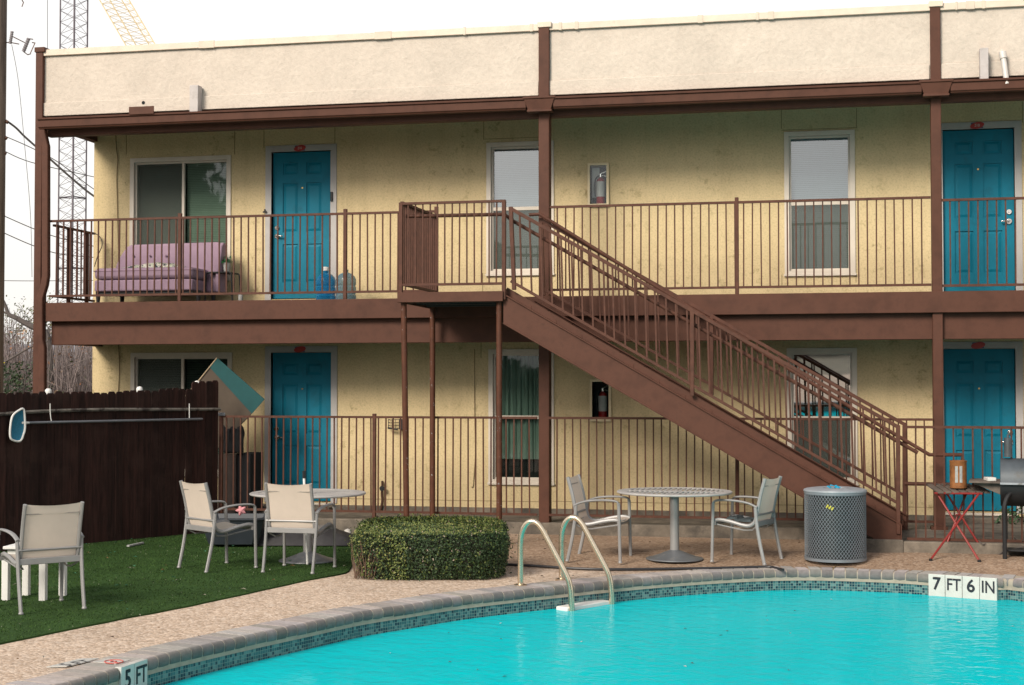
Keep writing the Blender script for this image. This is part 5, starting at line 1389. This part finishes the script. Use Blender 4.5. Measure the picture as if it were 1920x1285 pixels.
# throw on the seat
th_ = MB(); vs = []; fs = []; n = 26
ta, tb2 = XA(232, 18.45, 500), XA(352, 18.45, 500)
for i in range(n + 1):
    for j in range(9):
        u, v = i / n, j / 8
        x = ta + (tb2 - ta) * u; y = 18.32 + .3 * v + .04 * mnoise.noise((u * 5, v * 4, 3)); env = math.sin(u * math.pi) ** .6 * math.sin(v * math.pi) ** .5
        z = zt1 + .034 + env * (.045 + .055 * abs(mnoise.noise((u * 7, v * 3, 0)))) + .03 * env * math.exp(-((u - .52) / .14) ** 2)
        vs.append((x, y, z))
for i in range(n):
    for j in range(8): a = i * 9 + j; fs.append((a, a + 9, a + 10, a + 1))
th_.add(vs, fs); tag(th_.build('throw_blanket', M['clothleaf']), 'crumpled leaf print throw lying on the seat of the mauve loveseat', 'blanket')
# black stool with plant
ys_ = 18.8; q = W(421, 511, Y=ys_)
stl = empty('small_table', (q.x, ys_, FLOOR), 'low black tubular side table beside the loveseat on the balcony', 'side table')
p = MB(); xa_, xb_ = XA(398, ys_, 511), XA(441, ys_, 511); p.box(xa_, xb_ - .03, ys_ - .16, ys_ + .16, q.z - .02, q.z); p.build('top', M['black'], stl, bevel=.006)
for yy in (ys_ - .14, ys_ + .14):
    for x, s in ((xb_ - .04, 1), (xa_ + .02, -1)):
        p = MB(); p.tube(cat_rom([(x, yy, q.z - .012), (x + s * .03, yy, q.z - .02), (x + s * .045, yy, q.z - .08), (x + s * .06, yy, FLOOR)], 5), .011, 8); p.build('leg', M['black'], stl)
q2_ = Vector((XA(424, ys_, 500), ys_, q.z + .001))
ptp = empty('potted_plant', q2_, 'small green plant in a white pot on the black side table', 'potted plant')
p = MB(); p.lathe([(.035, 0), (.05, .11), (.054, .11), (.054, .125), (.046, .125), (.044, .1), (0, .1)], q2_, 18); p.build('pot', M['pot'], ptp)
p = MB(); p.tone = []
for k in range(110):
    p_ = q2_ + Vector((rng.gauss(0, .03), rng.gauss(0, .03), .12 + abs(rng.gauss(0, .04)))); d = Vector((rng.gauss(0, 1), rng.gauss(0, 1), rng.gauss(.5, .6))).normalized(); t1 = d.orthogonal().normalized(); t2 = d.cross(t1)
    o = len(p.v); p.v += [tuple(p_ - t1 * .02), tuple(p_ + t2 * .01), tuple(p_ + t1 * .02), tuple(p_ - t2 * .01)]; p.f.append((o, o + 1, o + 2, o + 3)); p.tone += [(.03, .13 * rng.uniform(.6, 1.5), .05)] * 4
p.build('leaves', M['leaf'], ptp, smooth=False, fix=False)
q = Vector((XA(451, 18.5, 555), 18.5, FLOOR)); p = MB(); p.lathe([(.0, 0), (.028, 0), (.03, .01), (.03, .1), (.02, .12), (.02, .135), (0, .135)], q, 16)
tag(p.build('jar', M['greystripe']), 'small pale grey jar on the balcony floor beside the black table legs', 'jar')
# water jugs
def jug(px, Y, label, m_, cap, m2=None):
    q = Vector((XA(px, Y, 540), Y, FLOOR)); root = empty('water_jug', q, label, 'water jug', 'five gallon jugs on the balcony')
    p = MB(); r = .132
    p.lathe([(0, .0), (r - .01, 0), (r, .015), (r, .09), (r - .008, .1), (r - .008, .115), (r, .125), (r, .20), (r - .008, .21), (r - .008, .225), (r, .235), (r, .30), (r - .015, .335), (.08, .375), (.035, .39), (.03, .395), (.03, .43)], q, 28); p.build('bottle', m_, root)
    if cap: p = MB(); p.lathe([(0, .425), (.034, .425), (.036, .43), (.034, .475), (0, .475)], q, 16); p.build('cap', M['whiteplastic'], root)
jug(611, 18.75, 'blue water jug with a white cap in front of the upper left door', M['jug'], True)
jug(649, 18.7, 'clear bluish open water jug just right of the capped blue one', M['jugclear'], False)

# ------------------------------------------------------------------ things behind the lower fence
bd = empty('leaning_board', W(440, 730, Y=YF + .35), 'large brown board with a wide teal band leaning crookedly against the lower wall', 'board')
def BP(px, py, o=0): return W(px, py, Y=YF + .35 + o)
p = MB(); p.prism([BP(407, 672), BP(472, 775), BP(400, 850), BP(330, 760)], (0, .03, 0)); p.build('panel', M['cardboard'], bd)
p = MB(); p.prism([BP(407, 671, -.012), BP(496, 749, -.012), BP(472, 776, -.012), BP(394, 690, -.012)], (0, .010, 0)); p.build('teal_band', M['tealcloth'], bd)
p = MB(); p.tube([BP(407, 671, -.012), BP(366, 722, -.012), BP(330, 762, -.012)], .008, 6); p.build('edge', M['tanedge'], bd)
bgs = MB(); vs = []; fs = []; n = 10
for i in range(n + 1):
    for j in range(n + 1):
        u, v = i / n, j / n; q = W(419 + 38 * u, 797 + 8 * abs(math.sin(u * 7)) * (1 - v) + 52 * v, Y=YF + .28 + .03 * mnoise.noise((u * 5, v * 2, 0))); vs.append(q)
for i in range(n):
    for j in range(n): a = i * (n + 1) + j; fs.append((a, a + 1, a + n + 2, a + n + 1))
bgs.add(vs, fs); oo = bgs.build('black_cloth', M['blackcloth']); sdm = oo.modifiers.new('t', 'SOLIDIFY'); sdm.thickness = .04; tag(oo, 'black cloth bundle on top of the brown boxes behind the iron fence', 'cloth')
p = MB(); a, b = XA(411, YF + .3, 900), XA(444, YF + .3, 900); p.box(a, b, YF + .26, YF + .7, ZWALK + .004, ZA(430, 852, YF + .3)); p.box(a + .02, b - .02, YF + .255, YF + .2605, ZWALK + .1, ZA(430, 870, YF + .3))
tag(p.build('storage_box', M['brownbox'], bevel=.006), 'tall brown storage box behind the iron fence, under the black cloth', 'box', 'boxes behind the iron fence')
p = MB(); a, b = XA(446, YF + .35, 900), XA(472, YF + .35, 900); p.box(a, b, YF + .3, YF + .75, ZWALK + .004, ZA(455, 850, YF + .35)); p.box(a + .015, b - .015, YF + .295, YF + .3005, ZWALK + .05, ZA(455, 866, YF + .35))
tag(p.build('storage_box', M['blackcloth'], bevel=.006), 'narrow black storage box between the brown box and the lower door', 'box', 'boxes behind the iron fence')
# dark tub and tarp on the turf
tcb = W(432, 1028, Z=.02); tcb = tcb + fw * .35
p = MB(); rings = []
for z, hx, hy in ((.02, .26, .22), (.03, .28, .24), (.30, .36, .33), (.315, .38, .35), (.335, .38, .35), (.335, .34, .31), (.2, .3, .27)):
    rings.append([tcb + rt_ * a * hx + fw * b * hy + Vector((0, 0, z)) for a, b in ((-1, -.8), (-.8, -1), (.8, -1), (1, -.8), (1, .8), (.8, 1), (-.8, 1), (-1, .8))])
vs = [q for r_ in rings for q in r_]; fs = [tuple(range(7, -1, -1)), tuple(range(48, 56))]
for i in range(6):
    for j in range(8): fs.append((i * 8 + j, i * 8 + (j + 1) % 8, i * 8 + 8 + (j + 1) % 8, i * 8 + 8 + j))
p.add(vs, fs); tag(p.build('plastic_tub', M['darktub']), 'dark blue grey plastic tub on the turf behind the fence-side chair', 'tub')
# pink star
sc = W(452, 968, F=(-tcb.x * SN + tcb.y * CS)); n = 5; vs = [sc - fw * .035, sc + fw * .035]
for k in range(10):
    a = math.pi / 2 + k * math.pi / 5 + .35; r_ = .085 if k % 2 == 0 else .042; vs.append(sc + rt_ * r_ * math.cos(a) + Vector((0, 0, r_ * math.sin(a))))
p = MB(); p.add(vs, [(0, 2 + k, 2 + (k + 1) % 10) for k in range(10)] + [(1, 2 + (k + 1) % 10, 2 + k) for k in range(10)]); p.v = [(v[0], v[1], v[2]) for v in p.v]
dzs = min(v[2] for v in p.v) - .337 ; p.v = [(x, y, z - dzs) for x, y, z in p.v]
stro = p.build('star_toy', M['pink'], bevel=.008); tag(stro, 'pink plush star lying on the dark plastic tub', 'toy')
tp0 = W(560, 1026, Z=.015) + fw * .4
p = MB(); vs = []; fs = []; n = 24
for i in range(n + 1):
    for j in range(13):
        u, v = i / n * 2 - 1, j / 12 * 2 - 1; env = max(0, 1 - abs(u) ** 3) * max(0, 1 - abs(v) ** 2.5)
        z = .012 + env ** .7 * (.17 + .09 * mnoise.noise((u * 3, v * 2, 4)) + .04 * mnoise.noise((u * 9, v * 6, 4)))
        vs.append(tp0 + rt_ * u * .62 + fw * v * .36 + Vector((0, 0, z)))
for i in range(n):
    for j in range(12): a = i * 13 + j; fs.append((a, a + 13, a + 14, a + 1))
p.add(vs, fs); tag(p.build('tarp', M['tarp']), 'heap of dark tarp on the turf behind the left round table', 'tarp')
q = W(652, 990, Y=YF - .25); q.z = .05
p = MB(); p.lathe([(0, -.05), (.035, -.04), (.05, 0), (.04, .035), (0, .05)], q, 12); tag(p.build('pale_stone', M['pebble']), 'pale round stone by the walkway kerb just behind the hedge', 'stone')

sl_ = MB(); a, b = W(240, 1024, Z=.03), W(268, 1018, Z=.03); sl_.bar(a, b, .035, .02); tag(sl_.build('wood_slat', M['greystripe'], bevel=.003), 'short pale slat lying on the turf at the foot of the board fence', 'slat')

# ------------------------------------------------------------------ depth markers
def near_pool(p):
    i = min(range(NP), key=lambda k: (pool[k] - Vector((p.x, p.y, 0))).length); return i
def marker(pxa, pya, tiles, label, zt=.012, zb_=None):
    i = near_pool(W(pxa, pya, Z=0)); c, t, n_ = pool[i], tang[i], outn[i]
    right = t if t.dot(rt_) > 0 else -t
    # start so that tiles follow the wall chord
    root = empty('depth_marker', c, label, 'pool sign', 'pool depth markers')
    w = .166; zb2 = -.235
    inn = -n_
    wp = W(pxa, pya, Z=0); base = c + t * (wp - c).dot(t) + inn * .018
    for k, (txt, size, xsc, bold) in enumerate(tiles):
        a = base + right * (k * w + .002); b = base + right * ((k + 1) * w - .002)
        tl = MB(); tl.prism([a + Vector((0, 0, zb2)), b + Vector((0, 0, zb2)), b + Vector((0, 0, zt)), a + Vector((0, 0, zt))], n_ * .05)
        tl_o = tl.build('tile', M['tilewhite'], root, smooth=False, bevel=.003)
        tv, tf = text_mesh(txt, size, xsc, 0, .001); m_ = (a + b) / 2
        tm = MB()
        for kk, (ox_, oy_) in enumerate(((0, 0), (bold, 0), (-bold, 0), (0, bold), (0, -bold)) if bold else ((0, 0),)):
            tm.add([m_ + right * (v.x + ox_) + Vector((0, 0, -.083 + v.y + oy_)) + inn * (.0015 + v.z + kk * .0003) for v in tv], tf); tm.build('lettering', M['blackmark'], tl_o, smooth=False)
    return right
marker(1739, 1079, [('7', .17, .95, .004), ('FT', .165, .8, .0018), ('6', .17, .95, .004), ('IN', .165, .8, .0018)], 'white tile depth marker reading 7 FT 6 IN above the far waterline')
marker(221, 1255, [('5', .17, .95, .004), ('FT', .165, .8, .0018)], 'white tile depth marker reading 5 FT at the near left pool edge')
# flat marks on the coping
def slab(pts_px, z, m_, thick=.004):
    p = MB(); p.prism([W(a, b, Z=z) for a, b in pts_px], (0, 0, thick)); return p
nd_ = empty('no_diving_tile', W(212, 1240, Z=.012), 'small white tile with a red no diving ring set in the pool coping', 'pool sign')
slab([(175, 1242), (203, 1236), (245, 1238), (217, 1246)], .012, None).build('tile', M['tilewhite'], nd_, smooth=False)
c_ = W(213.5, 1240.6, Z=.018); e1 = (W(231, 1240.2, Z=.018) - c_); e2 = (W(213, 1245, Z=.018) - c_)
rr_ = MB(); ring_ = [c_ + e1 * math.cos(k * .2618) + e2 * math.sin(k * .2618) * .75 for k in range(24)]; rr_.tube(ring_, .004, 6, closed=True); rr_.bar(ring_[4], ring_[16], .01, .004); rr_.build('ring', M['redmark'], nd_)
db_ = MB(); db_.bar(c_ - e1 * .35 + e2 * .12, c_ + e1 * .3 - e2 * .1, .012, .003); db_.build('figure', M['blackmark'], nd_)
dk = empty('deck_depth_plate', W(130, 1246, Z=.012), 'worn white 5 FT plate lying flat on the deck by the coping', 'pool sign')
slab([(87, 1252), (120, 1244), (150, 1236.5), (186, 1235.5), (160, 1243), (125, 1251)], .006, None, .006).build('plate', M['tilewhite'], dk, smooth=False)
tv, tf = text_mesh('5 FT', .16, .9, .001, .0005)
o_ = W(143, 1243.5, Z=.0125); ex_ = (W(172, 1238.5, Z=.0125) - W(112, 1248.5, Z=.0125)).normalized(); ey_ = Vector((-ex_.y, ex_.x, 0))
tm = MB(); tm.add([o_ + ex_ * v.x * .8 + ey_ * v.y + Vector((0, 0, v.z)) for v in tv], tf); tm.build('lettering', M['blackmark'], dk, smooth=False)

# ------------------------------------------------------------------ background
# utility pole
PF = 25.0
up = empty('utility_pole', W(-8, 1000, F=PF), 'weathered wooden utility pole at the left edge with grey insulators', 'utility pole')
p = MB(); a, b = W(0, -120, F=PF), W(-10, 740, F=PF); b2 = a + (b - a) * 1.25; p.tube([b2, b, a], [.15, .14, .125], 16); p.build('pole', M['polewood'], up)
def insul(pa, pb, r):
    p = MB(); a, b = W(*pa, F=PF), W(*pb, F=PF); n = 13; p.tube([a.lerp(b, k / n) for k in range(n + 1)], [r if k % 2 else r * .8 for k in range(n + 1)], 10); return p.build('insulator', M['porcelain'], up)
insul((23, 59), (19, 82), .028); insul((54, 72), (44, 97), .034)
p = MB()
for seg in (((10, 80), (22, 80)), ((20, 80), (36, 83)), ((44, 97), (52, 103)), ((52, 103), (58, 101)), ((55, 73), (62, 74)), ((60, 80), (66, 81)), ((57, 100), (66, 80)), ((22, 68), (50, 82)), ((40, -2), (44, 5)), ((44, 5), (41, 13)), ((10, 57), (11, 80))):
    p.tube([W(*seg[0], F=PF), W(*seg[1], F=PF)], .009, 6)
p.build('bracket', M['spigot'], up)
for px, py in ((10, 226), (8, 256), (6, 285), (3, 402)):
    p = MB(); p.tube([W(px - 8, py, F=PF), W(px + 3, py, F=PF)], .014, 6); p.tube([W(px + 1, py + 2, F=PF), W(px + 5, py + 4, F=PF)], .03, 8); p.build('clamp', M['spigot'], up)
def wire(pts_, lab, r=.008, F0=PF, F1=None):
    p = MB(); n = len(pts_); F1 = F1 or F0
    P_ = [W(a, b, F=F0 + (F1 - F0) * k / (n - 1)) for k, (a, b) in enumerate(pts_)]
    p.tube(cat_rom(P_, 6), r, 6); tag(p.build('power_line', M['wire']), lab, 'wire', 'overhead wires at the utility pole')
wire([(11, 226), (30, 240), (48, 258), (90, 295), (135, 335), (176, 368), (230, 400)], 'thick dark overhead cable running from the pole to the upper wall corner', .018, PF, 25.5)
wire([(10, 256), (60, 278), (110, 305), (176, 355), (240, 390)], 'thin overhead wire just below the thick cable from the pole', .008, PF, 25.5)
wire([(9, 284), (60, 305), (176, 332), (240, 345)], 'third overhead wire down the pole, passing behind the downspout', .007, PF, 27)
wire([(5, 404), (60, 428), (110, 446), (176, 462), (230, 470)], 'overhead wire leaving the pole at balcony railing height', .008, PF, 26)
wire([(5, 436), (60, 460), (110, 476), (176, 483), (230, 488)], 'lowest slanting overhead wire, just under the railing-height wire', .008, PF, 26)
wire([(-30, 526), (60, 527), (176, 526), (240, 526)], 'level distant wire low in the sky behind the columns', .01, 40)
wire([(22, 84), (34, 150), (45, 260), (57, 400), (60, 520)], 'thin slack wire hanging down from the left insulator', .005, PF)
wire([(89, -20), (89, 60), (89, 260), (89, 300)], 'thin vertical guy wire left of the lattice tower', .005, PF)

# lattice tower
TF = 120.0
tw_ = empty('lattice_tower', W(133, 726, F=TF), 'tall thin dark lattice radio tower behind the left end of the building', 'tower')
def tz(py): return W(133, py, F=TF).z
L0 = [(107.5, 0), (134, -1.1), (159, .3)]
z_lo, z_hi = 0.0, tz(-60)
lp_ = [W(px, 642, F=TF + d) for px, d in L0]; lp_ = [Vector((q.x, q.y, 0)) for q in lp_]
for q, r_ in zip(lp_, (.07, .09, .07)):
    p = MB(); p.tube([q + Vector((0, 0, z_lo)), q + Vector((0, 0, z_hi))], r_, 6); p.build('leg', M['towersteel'], tw_)
p = MB(); stp_ = .95; z = 0; k = 0
while z < z_hi:
    for i in range(3):
        a, b = lp_[i], lp_[(i + 1) % 3]
        if k % 6 == 0: p.tube([a + Vector((0, 0, z)), b + Vector((0, 0, z))], .045, 4)
        p.tube([a + Vector((0, 0, z)), b + Vector((0, 0, z + stp_))], .018, 4); p.tube([b + Vector((0, 0, z)), a + Vector((0, 0, z + stp_))], .018, 4)
    z += stp_; k += 1
p.build('bracing', M['towersteel'], tw_)
# crane jib
CF = 150.0
cr = empty('crane_jib', W(240, 40, F=CF), 'pale yellow lattice crane boom slanting down behind the roof parapet', 'crane')
ch_ = [((181, -10, 0), (262, 130, 0)), ((200, -10, .5), (281, 130, .5)), ((222, -10, 1.5), (308, 130, 1.5)), ((236, -10, 0), (318, 130, 0))]
cp_ = []
for a, b in ch_:
    q0, q1 = W(a[0], a[1], F=CF + a[2]), W(b[0], b[1], F=CF + b[2]); p = MB(); q0 = q0 + (q0 - q1) * .3; q1 = q1 + (q1 - q0) * .3; p.tube([q0, q1], .06, 6); p.build('chord', M['craneyellow'], cr); cp_.append((q0, q1))
p = MB(); n = 20
for k in range(n):
    for i, j in ((0, 1), (1, 2), (2, 3), (3, 0)):
        a0 = cp_[i][0].lerp(cp_[i][1], k / n); b0 = cp_[j][0].lerp(cp_[j][1], k / n); b1 = cp_[j][0].lerp(cp_[j][1], (k + 1) / n)
        p.tube([a0, b1], .025, 4); p.tube([a0, b0], .022, 4)
p.build('lacing', M['craneyellow'], cr)

# neighbouring house
nh = empty('neighbour_house', W(60, 726, F=44), 'low house with a grey shingle roof behind the bare thicket at far left', 'house')
NF = 44
zr_ = W(60, 646, F=NF).z
a, b = W(-160, 700, F=NF), W(330, 700, F=NF); a.z = b.z = 0
p = MB(); dd = fw * 5
p.add([a + Vector((0, 0, zr_ - 1.2)) - fw * 2.6, b + Vector((0, 0, zr_ - 1.2)) - fw * 2.6, b + Vector((0, 0, zr_)), a + Vector((0, 0, zr_)), a + dd + Vector((0, 0, zr_ - 1.2)), b + dd + Vector((0, 0, zr_ - 1.2))], [(0, 1, 2, 3), (3, 2, 5, 4), (0, 3, 4), (1, 5, 2)])
p.build('roof', M['roofgrey'], nh, smooth=False)
p = MB(); p.prism([a - fw * 2.2 + Vector((0, 0, -.02)), b - fw * 2.2 + Vector((0, 0, -.02)), b + fw * 4.6 + Vector((0, 0, -.02)), a + fw * 4.6 + Vector((0, 0, -.02))], (0, 0, zr_ - 1.2)); p.build('wall', mat('grey_siding', (.24, .22, .22), .8), nh, smooth=False)

# thicket
tk = MB(); tk.tone = []
def twig(mb, a, b, r0, r1, tone):
    n0 = len(mb.v); mb.tube([a, a.lerp(b, .5) + Vector((rng.gauss(0, .04), rng.gauss(0, .04), 0)), b], [r0, (r0 + r1) / 2, r1], 3); mb.tone += [tone] * (len(mb.v) - n0)
for k in range(2600):
    F_ = rng.uniform(29, 39); px = rng.uniform(-60, 215)
    a = W(px, 726, F=F_); a.z = rng.uniform(0, 1.6); hgt = rng.uniform(1.0, 1.9)
    top = min(3.35, a.z + hgt) + (rng.uniform(0, .5) if rng.random() < .1 else 0); b = a + Vector((rng.gauss(0, .22), rng.gauss(0, .22), top - a.z))
    g_ = rng.uniform(.5, 1.35); twig(tk, a, b, .013, .004, (g_, g_ * .97, g_))
    if rng.random() < .7:
        c = a.lerp(b, rng.uniform(.3, .9)); d = c + Vector((rng.gauss(0, .3), rng.gauss(0, .3), rng.uniform(.1, .5))); twig(tk, c, d, .007, .003, (g_, g_, g_))
for k in range(2400):
    F_ = rng.uniform(29, 39); p_ = W(rng.uniform(-60, 215), 726, F=F_); p_.z = rng.uniform(.3, 3.2)
    d = Vector((rng.gauss(0, 1), rng.gauss(0, 1), rng.gauss(0, 1))).normalized(); t1 = d.orthogonal().normalized(); t2 = d.cross(t1); s_ = rng.uniform(.02, .05)
    o = len(tk.v); tk.v += [tuple(p_ - t1 * s_), tuple(p_ + t2 * s_ * .6), tuple(p_ + t1 * s_), tuple(p_ - t2 * s_ * .6)]; tk.f.append((o, o + 1, o + 2, o + 3))
    tk.tone += [rng.choice([(2.0, 1.1, .6), (1.0, .9, .5), (1.6, 1.3, .9), (1.2, 1.2, 1.3), (.5, .7, .4)])] * 4
tag(tk.build('thicket', M['twig'], smooth=False, fix=False), kind='stuff')

def bare_tree(base, specs, name, label, leafcols, nleaf, leafs):
    root = empty(name, base, label, 'tree')
    t_ = MB(); tips = []
    def grow(p, d, L_, r_, lv):
        q = [p]; 
        for k in range(4):
            d = (d + Vector((rng.gauss(0, .16), rng.gauss(0, .16), rng.gauss(.03, .12)))).normalized(); q.append(q[-1] + d * L_ / 4)
        t_.tube(q, [r_ * (1 - .14 * k) for k in range(5)], 5 if lv else 8)
        tips.extend(q[2:])
        if lv < 4:
            for k in range(rng.choice([2, 3, 3]) if lv else 4):
                s = q[rng.choice([2, 3, 4, 4])]; dd = (d + Vector((rng.gauss(0, .6), rng.gauss(0, .6), rng.gauss(.1, .45)))).normalized(); grow(s, dd, L_ * rng.uniform(.55, .78), r_ * .55, lv + 1)
    for d, L_, r_ in specs: grow(Vector(base), Vector(d).normalized(), L_, r_, 0)
    t_.build('trunk', M['bark'], root)
    if nleaf:
        c = MB(); c.tone = []
        for k in range(nleaf):
            p_ = rng.choice(tips) + Vector((rng.gauss(0, .14), rng.gauss(0, .14), rng.gauss(0, .14))); d = Vector((rng.gauss(0, 1), rng.gauss(0, 1), rng.gauss(0, 1))).normalized(); t1 = d.orthogonal().normalized(); t2 = d.cross(t1); s_ = rng.uniform(.6, 1.2) * leafs
            o = len(c.v); c.v += [tuple(p_ - t1 * s_), tuple(p_ + t2 * s_ * .55), tuple(p_ + t1 * s_), tuple(p_ - t2 * s_ * .55)]; c.f.append((o, o + 1, o + 2, o + 3)); c.tone += [rng.choice(leafcols)] * 4
        c.build('crown', M['leaf'], root, smooth=False, fix=False)
b_ = W(112, 726, F=50); b_.z = 0
bare_tree(b_, [((.05, 0, 1), 2.4, .11)], 'bare_tree', 'sparse nearly bare tree rising behind the thicket beside the left column', [(.1, .12, .04), (.16, .15, .06), (.08, .09, .04), (.2, .15, .08)], 1500, .05)
b_ = W(20, 726, F=46); b_.z = 0
bare_tree(b_, [((-.1, 0, 1), 2.2, .1)], 'bare_tree', 'sparse olive leaved tree between the utility pole and the left column', [(.1, .12, .04), (.14, .14, .06), (.08, .09, .04)], 1500, .05)
lb = MB(); lb.tube(cat_rom([W(a, b, F=30) for a, b in [(75, 618), (55, 610), (30, 596), (17, 590), (11, 575), (6, 563)]], 5), [.07 - .0018 * k for k in range(26)], 7); lb.tube(cat_rom([W(a, b, F=30) for a, b in [(17, 590), (8, 586), (-5, 584)]], 4), .025, 6)
bb_ = W(95, 726, F=30); bb_.z = 0; lb.tube(cat_rom([bb_, W(92, 660, F=30), W(75, 618, F=30)], 4), .085, 7)
lb.tube(cat_rom([W(a, b, F=29) for a, b in [(90, 640), (60, 650), (25, 670), (-10, 690)]], 4), .02, 6)
rt2 = empty('leaning_tree', bb_, 'dark bare tree limb leaning left, between the pole and the left column', 'tree'); lb.build('trunk', M['bark'], rt2)
sh = MB(); sh.tone = []
sb = W(15, 726, F=27); 
for k in range(1600):
    p_ = Vector((sb.x, sb.y, 0)) + rt_ * rng.gauss(0, .28) + fw * rng.gauss(0, .3) + Vector((0, 0, rng.uniform(1.4, 2.35) - abs(rng.gauss(0, .15)))); d = Vector((rng.gauss(0, 1), rng.gauss(0, 1), rng.gauss(.4, 1))).normalized(); t1 = d.orthogonal().normalized(); t2 = d.cross(t1); s_ = rng.uniform(.02, .045)
    o = len(sh.v); sh.v += [tuple(p_ - t1 * s_), tuple(p_ + t2 * s_ * .5), tuple(p_ + t1 * s_), tuple(p_ - t2 * s_ * .5)]; sh.f.append((o, o + 1, o + 2, o + 3)); g_ = rng.uniform(.5, 1.4); sh.tone += [(.5, .4, .04) if rng.random() < .006 else (.035 * g_, .06 * g_, .025 * g_)] * 4
sr_ = empty('green_bush', Vector((sb.x, sb.y, 0)), 'dark green leafy bush above the board fence at the left edge', 'bush'); sh.build('foliage', M['leaf'], sr_, smooth=False, fix=False)
p = MB()
for k in range(9): p.tube([Vector((sb.x, sb.y, 0)) + rt_ * rng.gauss(0, .1), Vector((sb.x, sb.y, 2.0)) + rt_ * rng.gauss(0, .3) + fw * rng.gauss(0, .2)], .012, 5)
p.build('stems', M['bark'], sr_)

tlm = MB(); tlm.tone = []  # unseen trees behind the camera, shaped to dim low sky and window reflections
def tl_top(x):
    h = 14 + (3.0 - 14) * sstep(-18, -15, x)
    h += (1.5 - 3.0) * sstep(-7, -5, x)
    return h + 12 * sstep(6, 10, x)
for k in range(30000):
    x = rng.uniform(-44, 34); y = -12 - 4 * rng.random() + 9 * sstep(-22, -40, x)
    top = tl_top(x) * (.8 + .35 * mnoise.noise((x * .3, y * .3, 2)))
    p_ = Vector((x, y, rng.uniform(.1, max(.6, top)))); d = Vector((rng.gauss(0, 1), rng.gauss(0, 1), rng.gauss(0, 1))).normalized(); t1 = d.orthogonal().normalized(); t2 = d.cross(t1); s_ = min(rng.uniform(.14, .34), top * .3)
    o = len(tlm.v); tlm.v += [tuple(p_ - t1 * s_), tuple(p_ + t2 * s_ * .6), tuple(p_ + t1 * s_), tuple(p_ - t2 * s_ * .6)]; tlm.f.append((o, o + 1, o + 2, o + 3)); g_ = rng.uniform(.5, 1.4); tlm.tone += [(.05 * g_, .07 * g_, .035 * g_)] * 4
prev = None
for k in range(79):
    x = -44 + k; y = -14.5 + 9 * sstep(-22, -40, x); h = max(.5, tl_top(x) * (.72 + .3 * mnoise.noise((x * .3, y * .3, 2))))
    cur = [(x, y, -.01), (x, y, h), (x, y - 1.5, h * .9), (x, y - 1.5, -.01)]
    if prev: o = len(tlm.v); tlm.v += prev + cur; tlm.f += [(o, o + 4, o + 5, o + 1), (o + 1, o + 5, o + 6, o + 2), (o + 2, o + 6, o + 7, o + 3)]; tlm.tone += [(.03, .042, .022)] * 8
    prev = cur
tag(tlm.build('unseen_tree_line', M['leaf'], smooth=False, fix=False), kind='stuff')

# ------------------------------------------------------------------ light, sky, camera
SUN_EL, SUN_AZ = 31.0, None
sd = Vector((-.4, -.92, 0)).normalized(); el = R(SUN_EL)
sdir = Vector((sd.x * math.cos(el), sd.y * math.cos(el), math.sin(el)))      # towards the sun
su = bpy.data.lights.new('sun', 'SUN'); su.energy = 3.7; su.angle = R(20); su.color = (1, .9, .76)
so2 = bpy.data.objects.new('sun', su); COL.objects.link(so2); so2.rotation_euler = (-sdir).to_track_quat('-Z', 'Y').to_euler()
w = bpy.data.worlds.new('World'); scene.world = w; w.use_nodes = True
nt = w.node_tree; bg = nt.nodes['Background']
sky = nd(nt, 'ShaderNodeTexSky', sky_type='NISHITA'); sky.sun_disc = False; sky.sun_elevation = el
sky.sun_rotation = math.atan2(sdir.x, sdir.y); sky.air_density = 1.0; sky.dust_density = 4.0; sky.ozone_density = 1.0
hs = nd(nt, 'ShaderNodeHueSaturation'); hs.inputs['Saturation'].default_value = .35
nt.links.new(sky.outputs[0], hs.inputs['Color']); nt.links.new(hs.outputs[0], bg.inputs[0]); bg.inputs[1].default_value = .045
bg2 = nd(nt, 'ShaderNodeBackground'); bg2.inputs[0].default_value = (1, .97, .93, 1); bg2.inputs[1].default_value = .95
ad = nd(nt, 'ShaderNodeAddShader'); tcw = nd(nt, 'ShaderNodeTexCoord'); spw = nd(nt, 'ShaderNodeSeparateXYZ'); nt.links.new(tcw.outputs['Generated'], spw.inputs[0])
nt.links.new(ramp(nt, spw.outputs['Z'], [(.0, (1, .965, .915)), (.3, (.97, .945, .91)), (.9, (.36, .38, .42))]), bg2.inputs[0])
nt.links.new(bg.outputs[0], ad.inputs[0]); nt.links.new(bg2.outputs[0], ad.inputs[1]); nt.links.new(ad.outputs[0], nt.nodes['World Output'].inputs[0])

cam = bpy.data.cameras.new('camera'); co = bpy.data.objects.new('camera', cam); COL.objects.link(co)
cam.sensor_width = 36; cam.lens = 36 * FOC / 1920; cam.clip_end = 3000
co.location = (0, 0, HCAM); co.rotation_euler = (R(90) + PITCH, 0, YAW)
scene.camera = co
scene.view_settings.view_transform = 'Standard'; scene.view_settings.look = 'None'; scene.view_settings.exposure = 0; scene.view_settings.gamma = 1
scene.render.engine = 'CYCLES'
scene.cycles.diffuse_bounces = 1
